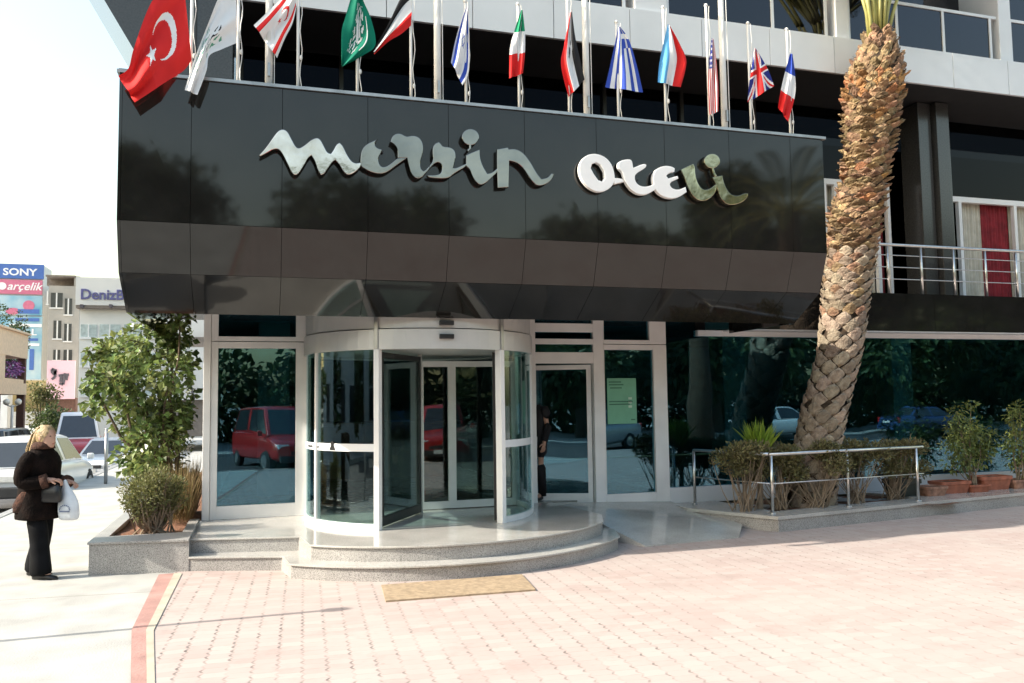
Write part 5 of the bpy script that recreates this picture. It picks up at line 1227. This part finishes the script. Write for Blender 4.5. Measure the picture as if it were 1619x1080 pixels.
def vehicle(kind, paint_m, label, cat, loc, rz, group=None, roof_m=None):
    L, Wd, prof, (br, bf, rr_, rf), zr, wx = KINDS[kind]
    o = thing({'hatch': 'parked_car', 'sedan': 'parked_car', 'van': 'parked_van'}[kind], label, cat, loc, rz, group, local=True)
    hw = Wd/2; rings = []
    for fx, z0, z1, k in prof:
        x = fx*L; h = hw*k; zm = z0+(z1-z0)*.55
        rings.append([Vector((x, y, z)) for y, z in ((-h*.90, z0), (-h*.98, z0+.10), (-h, zm), (-h*.955, z1-.05), (-h*.86, z1), (-h*.4, z1+.018), (h*.4, z1+.018), (h*.86, z1), (h*.955, z1-.05), (h, zm), (h*.98, z0+.10), (h*.90, z0))])
    g = MB(); g.loft(rings); b = g.build('body', paint_m, o, smooth=True); subsurf(b, 2)
    def belt(x):
        for i in range(len(prof)-1):
            if x <= prof[i+1][0] or i == len(prof)-2: t = max(0, min(1, (x-prof[i][0])/(prof[i+1][0]-prof[i][0]))); return prof[i][2]+(prof[i+1][2]-prof[i][2])*t-.015
    hb1, hr1 = hw*.90, hw*.70
    cab = []
    for (xb, xr) in ((br, rr_), (br*.5+bf*.5, (rr_+rf)/2), (bf, rf)): cab.append((xb*L, belt(xb), xr*L))
    base = [Vector((cab[0][0], -hb1*.93, cab[0][1])), Vector((cab[1][0], -hb1, cab[1][1])), Vector((cab[2][0], -hb1*.95, cab[2][1]))]
    roof = [Vector((cab[0][2], -hr1*.95, zr-.05)), Vector((cab[1][2], -hr1, zr-.005)), Vector((cab[2][2], -hr1*.96, zr-.045))]
    fl = lambda v: Vector((v.x, -v.y, v.z))
    bb_, rf_ = base+[fl(v) for v in base[::-1]], roof+[fl(v) for v in roof[::-1]]
    g = MB(); mid = [Vector((v.x*.9+.1*((cab[0][2]+cab[2][2])/2), v.y*.72, zr+.012)) for v in rf_]
    g.loft([bb_, rf_, mid]); cb = g.build('cabin', roof_m or paint_m, o, bevel=.03); 
    for p in cb.data.polygons: p.use_smooth = True
    def win(quad, nm):
        a, bq, c, d = quad; n_ = (bq-a).cross(d-a).normalized(); cen = (a+bq+c+d)/4
        if n_.dot(cen-Vector((0, 0, zr*.7))) < 0: n_ = -n_
        Q = [cen+(p-cen)*.86+n_*.006 for p in quad]; g = MB(); g.prism(Q, -n_*.03); return g.build(nm, M_CGL, o)
    win([base[2], fl(base[2]), fl(roof[2]), roof[2]], 'windscreen'); win([base[0], fl(base[0]), fl(roof[0]), roof[0]], 'rear_window')
    for f_ in (lambda v: v, fl):
        win([f_(base[0]), f_(base[1]), f_(roof[1]), f_(roof[0])], 'side_window'); win([f_(base[1]), f_(base[2]), f_(roof[2]), f_(roof[1])], 'side_window')
    for fx in wx:
        for sg in (-1, 1):
            c = Vector((fx*L, sg*(hw-.10), .29)); g = MB()
            rg = []
            for rad, yy in ((.17, -.09), (.25, -.105), (.285, -.085), (.292, 0), (.285, .085), (.25, .105), (.17, .09)): rg.append([c+Vector((rad*math.cos(2*PI*k/22), yy, rad*math.sin(2*PI*k/22))) for k in range(22)])
            g.loft(rg); wh = g.build('wheel', M_TYRE, o, smooth=True)
            g = MB(); rg = [[c+Vector((rad*math.cos(2*PI*k/18), sg*yy, rad*math.sin(2*PI*k/18))) for k in range(18)] for rad, yy in ((.185, .085), (.18, .103), (.15, .095), (.05, .106), (.02, .108))]; g.loft(rg); g.build('rim', M_RIM, wh)
            g = MB(); g.tube([c+Vector((0, -sg*.02, 0)), c+Vector((0, sg*.075, 0))], .33, 22); g.build('wheel_arch', M_RUB, o)
    pr, pf = prof[1], prof[-2]
    for sg in (-1, 1):
        zt = pr[2]; g = MB(); g.box(pr[0]*L-.035, pr[0]*L+.06, sg*hw*.80-.07, sg*hw*.80+.07, zt-.26 if kind != 'hatch' else zt-.16, zt+.0 if kind != 'hatch' else zt+.22); g.build('tail_light', M_TAIL, o, bevel=.02)
        zt = pf[2]; g = MB(); g.box(pf[0]*L-.10, pf[0]*L+.03, sg*hw*.66-.16, sg*hw*.66+.16, zt-.17, zt-.02); g.build('headlight', M_HEADL, o, bevel=.025)
        g = MB(); g.box(bf*L-.16, bf*L-.04, sg*(hw+.07)-.07, sg*(hw+.07)+.07, belt(bf)+.01, belt(bf)+.14); g.build('side_mirror', paint_m, o, bevel=.03)
    g = MB(); g.box(-L/2-.03, -L/2+.09, -hw*.86, hw*.86, .28, .50); g.build('bumper', M_BUMP if kind != 'sedan' else paint_m, o, bevel=.03); g = MB(); g.box(L/2-.09, L/2+.03, -hw*.80, hw*.80, .28, .46); g.build('bumper', M_BUMP if kind != 'sedan' else paint_m, o, bevel=.03)
    g = MB(); g.box(-L/2-.036, -L/2-.01, -.24, .24, .60, .71); g.build('number_plate', M_PLATE, o); g = MB(); g.box(L/2+.01, L/2+.036, -.24, .24, .36, .47); g.build('number_plate', M_PLATE, o)
    g = MB(); g.box(L/2-.05, L/2+.012, -hw*.45, hw*.45, .50, .60); g.build('grille', M_BUMP, o, bevel=.01)
    return o
vehicle('hatch', P_WHITE, 'white hatchback seen from behind, parked at the kerb just beyond the woman', 'car', (-4.95, 21.9, -.44), R(90-6), 'cars parked along the side street').scale = (1, 1, 1.1)
pB_ = at(10, 722, 2, -.12); vehicle('van', P_DARK, 'dark blue-grey people carrier parked at the left edge behind the white hatchback', 'van', (at(10, 690, 1, 35.5).x, 35.5, -.78), R(84), 'cars parked along the side street')
vehicle('sedan', P_SILV, 'pale silver saloon facing the camera beyond the white hatchback, beside the leafy tree', 'car', (at(174, 700, 1, 32).x, 32, -.72), R(-90-8), 'cars parked along the side street')
vehicle('van', P_RED, 'red van with a white roof facing the camera above the other parked cars', 'van', (at(124, 670, 1, 37).x, 37, -.82), R(-80), 'cars parked along the side street', roof_m=P_WHITE).scale = (1.05, 1.05, 1.32)
# street behind the photographer, seen only in the glass and the polished granite
vehicle('van', P_RED, 'red van parked nose-in, mirrored in the window left of the revolving door', 'van', (.6, -3.2, -.12), R(72), 'cars mirrored in the hotel glass')
vehicle('van', P_RED, 'red van mirrored in the sliding panels of the revolving door', 'van', (5.6, -3.4, -.12), R(100), 'cars mirrored in the hotel glass')
vehicle('hatch', P_WHITE, 'white hatchback mirrored in the glass behind the spiky fan plant', 'car', (22.4, -9.0, -.12), R(10), 'cars mirrored in the hotel glass')
vehicle('sedan', P_BLUE, 'dark blue saloon mirrored in the glass right of the palm trunk', 'car', (30, -8.5, -.12), R(4), 'cars mirrored in the hotel glass')
vehicle('sedan', P_SILV, 'grey saloon mirrored in the narrow window with the poster', 'car', (12.5, -7.0, -.12), R(150), 'cars mirrored in the hotel glass')

# ================================================================== STREET ON THE LEFT
M_PEACH = mat('peach_render', (.74, .54, .38), .85, var=.06); M_GREYB = mat('grey_render', (.36, .34, .31), .9, var=.08, scale=.8); M_WB = mat('white_render', (.66, .66, .65), .85, var=.04, scale=.5); M_DWIN = mat('dark_window', (.04, .045, .05), .15); M_PWIN = mat('pale_window', (.40, .48, .50), .15); M_TRI = mat('roof_edge', (.20, .17, .15), .8)
M_SBL = mat('sign_blue', (.07, .16, .48), .5, var=.05); M_SPK = mat('sign_pink_red', (.62, .17, .28), .5, var=.05); M_SCY = mat('sign_cyan', (.12, .38, .56), .5, col2=(.55, .66, .70), scale=.45); M_STX = mat('sign_white_text', (.85, .86, .88), .5, var=.01); M_PNK = mat('pink_board', (.72, .46, .54), .6, var=.03); M_INK = mat('sign_ink', (.09, .08, .10), .6); M_PURP = mat('sign_purple_text', (.10, .10, .26), .6); M_FLW = mat('pink_flowers', (.55, .18, .38), .8, col2=(.15, .12, .35), scale=9); M_BRZ = mat('brown_shade', (.12, .06, .045), .8)
def rectY(mb, px0, px1, py0, py1, Y, dep, mi=0):
    a, b = at(px0, py1, 1, Y), at(px1, py0, 1, Y); zz0 = at((px0+px1)/2, py1, 1, Y).z; zz1 = at((px0+px1)/2, py0, 1, Y).z
    x0, x1 = sorted((a.x, b.x)); mb.box(x0, x1, Y, Y+dep, zz0, zz1, mi); return x0, x1, zz0, zz1
# corner shop: its long side faces the street (+x)
Ys = 45
xs_ = at(44, 560, 1, Ys).x; Z = lambda py: at(30, py, 1, 44).z
sh = thing('corner_shop', 'peach two-storey shop with an open balcony of flowers at the left edge', 'building', (xs_-2, 40, -1))
g = MB(); g.box(xs_-12, xs_, 30, Ys, Z(566), Z(528)); g.box(xs_-12, xs_-1.3, 30, Ys-.01, -2.2, Z(566)); g.box(xs_-1.3, xs_-.02, 30, 41.4, Z(606), Z(566)); g.box(xs_-1.35, xs_-.01, 30, Ys-.02, Z(624), Z(606)); g.build('wall', M_PEACH, sh)
g = MB(); g.box(xs_-12.1, xs_+.12, 29.9, Ys+.1, Z(528), Z(525)); g.build('roof_edge', M_PEACH, sh)
for y_ in (Ys-.35, 40.6, 36.2): g = MB(); g.box(xs_-.35, xs_-.03, y_, y_+.3, -2.2, Z(624)); g.build('pillar', M_BRZ, sh)
g = MB(); g.box(xs_-.35, xs_-.03, Ys-.35, Ys-.05, Z(606), Z(566)); g.build('pillar', M_BRZ, sh)
g = MB(); g.box(xs_-.12, xs_-.06, 41.4, Ys-.36, Z(606), Z(600)); g.build('balcony_rail', M_PEACH, sh)
g = MB(); g.box(xs_-1.29, xs_-1.27, 41.5, Ys-.1, Z(605), Z(568)); g.box(xs_-1.29, xs_-1.27, 34, Ys-.6, -1.2, Z(632)); g.build('window', M_DWIN, sh)
fl_ = thing('balcony_flowers', 'pink and purple flowers on the balcony of the peach shop', 'flowers', (xs_-.4, 43.2, Z(600)), 0)
g = MB(); crown(g, [(Vector((xs_-.25, 43.2, Z(585))), (.3, .9, .4)), (Vector((xs_-.2, 44.0, Z(582))), (.25, .5, .35))], 1100, .14, .10); g.build('petals', M_FLW, fl_, recalc=False)
g = MB(); g.box(xs_-.6, xs_-.14, 42.2, 44.4, Z(606)+.02, Z(598)); g.build('flower_box', M_BRZ, fl_)
# billboard tower
Yb = 80
bt = thing('billboard_tower', 'tall advertising tower with a blue, a pink and two picture panels', 'billboard', (-20, Yb, -.1))
g = MB(); rectY(g, -40, 69, 418, 600, Yb+.3, 3); p_ = at(30, 640, 1, Yb); g.box(p_.x-3, p_.x-1, Yb+.5, Yb+2, -.2, 5); g.build('tower_frame', M_WPAN, bt)
for (y0, y1, m, nm) in ((417, 440, M_SBL, 'blue_panel'), (442, 464.5, M_SPK, 'pink_panel'), (467, 498, M_SCY, 'picture_panel'), (500, 600, M_SCY, 'picture_panel')):
    g = MB(); rectY(g, -40, 69.5 if y0 < 440 else 67, y0, y1, Yb+.1, .15); pn = g.build(nm, m, bt)
    if nm == 'blue_panel': a, b = at(4, 437, 1, Yb), at(59, 424, 1, Yb); text_on('SONY', a.x, b.x, at(30, 435.5, 1, Yb).z, at(30, 424, 1, Yb).z, Yb+.1, M_STX, pn, bold=.025)
    if nm == 'pink_panel':
        a, b = at(11, 460, 1, Yb), at(68, 446, 1, Yb); text_on('arçelik', a.x, b.x, at(35, 461.5, 1, Yb).z, at(35, 446, 1, Yb).z, Yb+.1, M_STX, pn, shear=.3, bold=.012)
        c = at(3, 452, 1, Yb); g = MB(); g.prism([(c.x+.32*math.cos(2*PI*k/20), Yb+.08, c.z+.32*math.sin(2*PI*k/20)) for k in range(20)], (0, .02, 0)); g.build('panel_mark', M_STX, pn)
    if nm == 'picture_panel' and y0 < 480:
        g = MB()
        c = at(45, 483, 1, Yb); g.prism([(c.x+.45*math.cos(2*PI*k/20), Yb+.07, c.z+.45*math.sin(2*PI*k/20)) for k in range(20)], (0, .03, 0)); c = at(20, 492, 1, Yb); g.prism([(c.x+.55*math.cos(2*PI*k/20), Yb+.07, c.z+.30*math.sin(2*PI*k/20)) for k in range(20)], (0, .03, 0)); g.build('picture_shapes', M_SPK, pn)
        g = MB(); rectY(g, 28, 62, 489, 496, Yb+.06, .03); g.build('picture_block', M_SBL, pn)
    if nm == 'picture_panel' and y0 > 480:
        g = MB(); rectY(g, 24, 62, 503, 508, Yb+.06, .03); rectY(g, 45, 60, 535, 539, Yb+.06, .03); rectY(g, 46, 54, 552, 585, Yb+.06, .03); g.build('picture_block', M_SBL, pn)
        g = MB(); rectY(g, 14, 66, 512, 517, Yb+.06, .03); rectY(g, 50, 53, 520, 529, Yb+.06, .03); rectY(g, 49, 58, 528.5, 530, Yb+.055, .03); rectY(g, 45, 62, 543, 547, Yb+.06, .03); g.build('picture_stripe', M_STX, pn)
# grey side-on building
Yg = 75
gb = thing('apartment_building', 'grey apartment block with dark windows between the billboard tower and the white bank', 'building', (-15.5, Yg, -.1))
g = MB(); rectY(g, 71, 126, 452, 690, Yg, 12); rectY(g, 117, 126, 437, 452, Yg+.02, 12); g.build('wall', M_GREYB, gb)
g = MB(); rectY(g, 72, 119, 435, 437.5, Yg-.3, 12); rectY(g, 74, 117, 438, 452, Yg+1.2, 8); g.build('roof_storey', M_TRI, gb)
for (a, b, c, d) in ((80, 99, 463, 486), (102, 114, 472, 497), (84, 97, 507, 535), (101, 113, 512, 539), (84, 95, 553, 569), (100, 114, 553, 575), (74, 76, 460, 480)):
    g = MB(); x0, x1, z0, z1 = rectY(g, a, b, c, d, Yg-.05, .12); wn = g.build('window', M_DWIN, gb)
    g = MB(); g.box(x0-.08, x1+.08, Yg-.08, Yg-.02, z0-.12, z0-.01); g.box((x0+x1)/2-.05, (x0+x1)/2+.05, Yg-.075, Yg-.052, z0, z1); g.build('window_frame', M_WB, wn)
# pink board
pk = thing('pink_board', 'pink signboard with black characters on the wall below the grey apartment block', 'sign', (-14, 70, 2))
g = MB(); x0, x1, z0, z1 = rectY(g, 73, 119, 570, 631, 70, .2); pb_ = g.build('board', M_PNK, pk)
g = MB(); rectY(g, 74, 120, 629, 690, 70.3, 3); g.build('support_wall', M_BRZ, pk)
def ink(mb, pts, w=1.8):
    P = [at(x, y, 1, 69.95) for x, y in pts]
    for i in range(len(P)-1): mb.beam(P[i], P[i+1], .1*w, .06, (0, 1, 0))
g = MB(); ink(g, [(82,583),(88,586),(87,592),(83,590),(82,584)]); ink(g, [(88,584),(87,596),(82,600)]); ink(g, [(93,594),(109,592)]); ink(g, [(97,592),(96,604)]); ink(g, [(103,590),(100,608),(94,606)]); ink(g, [(106,593),(105,601)]); g.build('characters', M_INK, pb_)
# white bank
Yw = 62
wb = thing('bank_building', 'white bank building with a name board on its roof edge behind the leafy tree', 'building', (-8, Yw, -.1))
g = MB(); rectY(g, 121, 330, 489, 720, Yw, 14); rectY(g, 119, 330, 441, 484, Yw-.5, .4); g.build('wall', M_WB, wb)
g = MB(); rectY(g, 120, 330, 484, 489, Yw-.45, 2); g.build('roof_edge', M_TRI, wb)
a, b = at(128, 474, 1, Yw-.5), at(128, 458, 1, Yw-.5); x1_ = a.x + (at(212, 470, 1, Yw-.5).x-a.x)*1.5
text_on('DenizBank', a.x, a.x+(at(199, 470, 1, Yw-.5).x-a.x)*1.46, at(160, 474, 1, Yw-.5).z, at(160, 457.5, 1, Yw-.5).z, Yw-.5, M_PURP, wb, bold=.02, depth=.08)
for (y0, y1) in ((513, 533), (558, 578), (605, 625)):
    for (x0, x1) in ((127, 153), (157, 190), (196, 222), (228, 252), (258, 284), (290, 316)):
        g = MB(); X0, X1, z0, z1 = rectY(g, x0, x1, y0, y1, Yw-.04, .1); wn = g.build('window', M_PWIN, wb)
        g = MB(); g.box(X0-.06, X1+.06, Yw-.1, Yw-.045, z0-.14, z0-.01); g.box((X0+X1)/2-.04, (X0+X1)/2+.04, Yw-.06, Yw-.042, z0, z1); g.build('window_frame', M_WPAN, wn)
for px in (126, 172): g = MB(); rectY(g, px, px+5, 481, 486, Yw-1.1, .5); g.build('floodlight', M_INK, wb)
# low pale building between tree and corner post
Yq = 34
lb = thing('low_building', 'low pale building with a dark strip, between the leafy tree and the hotel corner', 'building', (-1, Yq, -.1))
g = MB(); rectY(g, 262, 380, 549, 632, Yq, 6); rectY(g, 262, 380, 470, 533, Yq+.4, 6); g.build('wall', M_WB, lb)
g = MB(); rectY(g, 262, 380, 533, 549, Yq+.2, 6); rectY(g, 262, 380, 632, 690, Yq+.2, 6); g.build('dark_strip', M_TRI, lb)
g = MB(); p, q = at(291, 570, 1, Yq-.2), at(307, 631, 1, Yq-.2); g.tube([p, q], .05, 6); g.build('cable', M_INK, lb)
# street trees and lamp
def street_tree(name, lab, base, h, spread, seed, ml=None, group=None, dens=330, L=.24, lo=.42, nb=13):
    random.seed(seed); o = thing(name, lab, 'tree', base, 0, group); b = Vector(base); B = []
    for k in range(nb):
        a = random.uniform(0, 2*PI); r_ = random.uniform(0, spread*.75); zz = h*random.uniform(lo, .92); B.append((b+Vector((r_*math.cos(a), r_*math.sin(a), zz)), (spread*random.uniform(.30, .5), spread*random.uniform(.30, .5), h*random.uniform(.09, .15))))
    g = MB(); crown(g, B, dens, L, L*.6, 0, .2, .35); g.build('crown', ml or M_TREEL, o, recalc=False)
    g = MB(); g.tube([b, b+Vector((.1, 0, h*.25)), b+Vector((-.05, .1, h*.55))], [h*.028, h*.022, h*.014], 10)
    for c, r_ in B[:9]: g.tube([b+Vector((0, .05, h*.38)), b.lerp(c, .55)+Vector((0, 0, h*.22)), c], [h*.011, h*.007, h*.003], 6)
    g.build('trunk', M_BARK, o, smooth=True); return o
c = at(62, 690, 2, -.1); street_tree('street_tree', 'rounded yellow-green street tree below the billboard tower', (at(64, 640, 1, 58).x, 58, -1.2), 4.6, 1.05, 11, M_LEAF2, 'trees along the side street', 600, .2)
street_tree('street_tree', 'dark green tree top above the peach shop at the left edge', (at(-4, 500, 1, 56).x, 56, -.1), 9.3, 1.7, 12, M_TREEL, 'trees along the side street', 500, .2)
street_tree('street_tree', 'low dark shrub-like tree below the pink signboard behind the parked van', (at(78, 660, 1, 50).x, 50, -1.1), 2.9, 1.3, 13, M_TREEL, 'trees along the side street', 600, .2)
M_GLOBE = mat('lamp_globe', (.75, .74, .68), .3)
lp_ = at(18, 690, 1, 40); zl = at(18, 640, 1, 40).z
lp = thing('street_lamp', 'white two-globe street lamp in front of the peach shop', 'street lamp', (lp_.x, 40, -.05))
g = MB(); g.tube([(lp_.x, 40, -.05), (lp_.x, 40, zl)], .055, 8); g.tube([(lp_.x-.22, 40, zl), (lp_.x, 40, zl-.1), (lp_.x+.22, 40, zl)], .03, 6); g.build('lamp_post', M_POLE, lp, smooth=True)
for s_ in (-.22, .22): g = MB(); g.ball((lp_.x+s_, 40, zl+.12), .14, .14, .14); g.build('lamp_globe', M_GLOBE, lp, smooth=True)
bo = at(167, 765, 2, 0); g = MB()
bp_ = thing('kerb_post', 'slim grey metal post at the kerb between the saloon and the leafy tree', 'post', (bo.x, bo.y, 0)); g.tube([(bo.x, bo.y, 0), (bo.x, bo.y, 1.25)], .04, 10); g.build('post_tube', M_TRIM, bp_, smooth=True); g = MB(); g.ball((bo.x, bo.y, 1.26), .045, .045, .03); g.build('post_cap', M_TRIM, bp_, smooth=True)
# lamp post out of frame at the left whose thin shadow crosses the pavers
lq = thing('street_lamp', 'plain grey lamp post on the pavement left of the forecourt', 'street lamp', (-4.0, 7.35, 0))
g = MB(); g.tube([(-4.0, 7.35, 0), (-4.0, 7.35, 3.0)], [.035, .028], 10); g.build('lamp_post', M_TRIM, lq, smooth=True)
g = MB(); g.lathe((-4.0, 7.35, 0), [(.03, 2.98), (.07, 3.02), (.06, 3.10), (.01, 3.14)], 12); g.build('lamp_head', M_GLOBE, lq, smooth=True)
# ================================================================== ACROSS THE STREET (mirrored in glass and granite)
MIR = [('big dark street tree mirrored in the canopy above the first letters', (-6, -14.5, 0), 10.5, 4.2, 21), ('dark street tree mirrored in the canopy left of the middle', (4, -15.5, 0), 9.6, 4.0, 22), ('dark street tree mirrored below the last letters', (14, -15, 0), 9.2, 4.2, 23), ('dark street tree mirrored in the left half of the shop window', (23, -15.5, 0), 10.5, 4.5, 24), ('dark street tree mirrored beside the palm trunk', (33, -14.5, 0), 10.8, 4.6, 25), ('dark street tree mirrored at the right end of the shop window', (44, -15.5, 0), 11, 5, 26), ('dark street tree mirrored at the left edge of the canopy', (-17, -15, 0), 10, 4.3, 27)]
for lab, b, h, sp, sd_ in MIR: street_tree('street_tree', lab, b, h*1.08, sp*1.12, sd_, M_TREEL, 'trees across the street', 300, .46, .24, 26)
hg = MB(); random.seed(50)
crown(hg, [(Vector((x, -20+random.uniform(-1, 1), 1.6)), (2.6, 1.5, random.uniform(1.6, 3.4))) for x in range(-30, 62, 4)], 260, .5, .32, 0, .1)
th = hg.build('far_hedge', M_TREEL, recalc=False); th['kind'] = 'stuff'
pm = thing('palm_tree', 'palm on the near pavement mirrored at the right end of the canopy', 'tree', (15.2, -3.6, 0))
random.seed(31); rndp = random.Random(31)
g = MB(); g.tube([(15.2, -3.6, -.1), (15.3, -3.6, 3), (15.3, -3.5, 7.4)], [.5, .36, .34], 14); g.build('trunk', M_PALMC, pm, smooth=True)
fg, lg = MB(), MB()
for k in range(30):
    a = 2*PI*k/30*1.0+.3*(k % 3); e = [1.3, .6, .1][k % 3]; frond(Vector((15.3, -3.5, 7.3)), Vector((math.cos(a), math.sin(a), e)), 3.0, .12, fg, lg)
fg.build('frond_stem', M_PET, pm, smooth=True); lg.build('frond_leaflets', M_FROND, pm, recalc=False)

# buildings and trees on the far side of the side street, outside the picture at the left (mirrored in the curved door glass)
ob_ = thing('apartment_building', 'low cream building across the side street, mirrored in the curved door glass', 'building', (-24, 5, -.2))
g = MB(); g.box(-32, -24, -8, 26, -1, 6.2); g.build('wall', M_WB, ob_)
for i in range(6): g = MB(); g.box(-24.0, -23.94, -6+i*5, -3.4+i*5, 1.0, 2.6); g.build('window', M_DWIN, ob_); g = MB(); g.box(-24.0, -23.94, -6+i*5, -3.4+i*5, 3.9, 5.3); g.build('window', M_DWIN, ob_)
for k, (y_, sd_) in enumerate(((-4, 61), (4, 62), (13, 63), (-13, 64))): street_tree('street_tree', ['dark bushy tree across the side street, nearest the main road', 'dark bushy tree opposite the forecourt', 'dark bushy tree across the side street, level with the hotel door', 'dark bushy tree at the street corner'][k], (-18.5, y_, -.05), 5.6, 2.6, sd_, M_TREEL, 'trees across the side street', 280, .34, .22, 18)
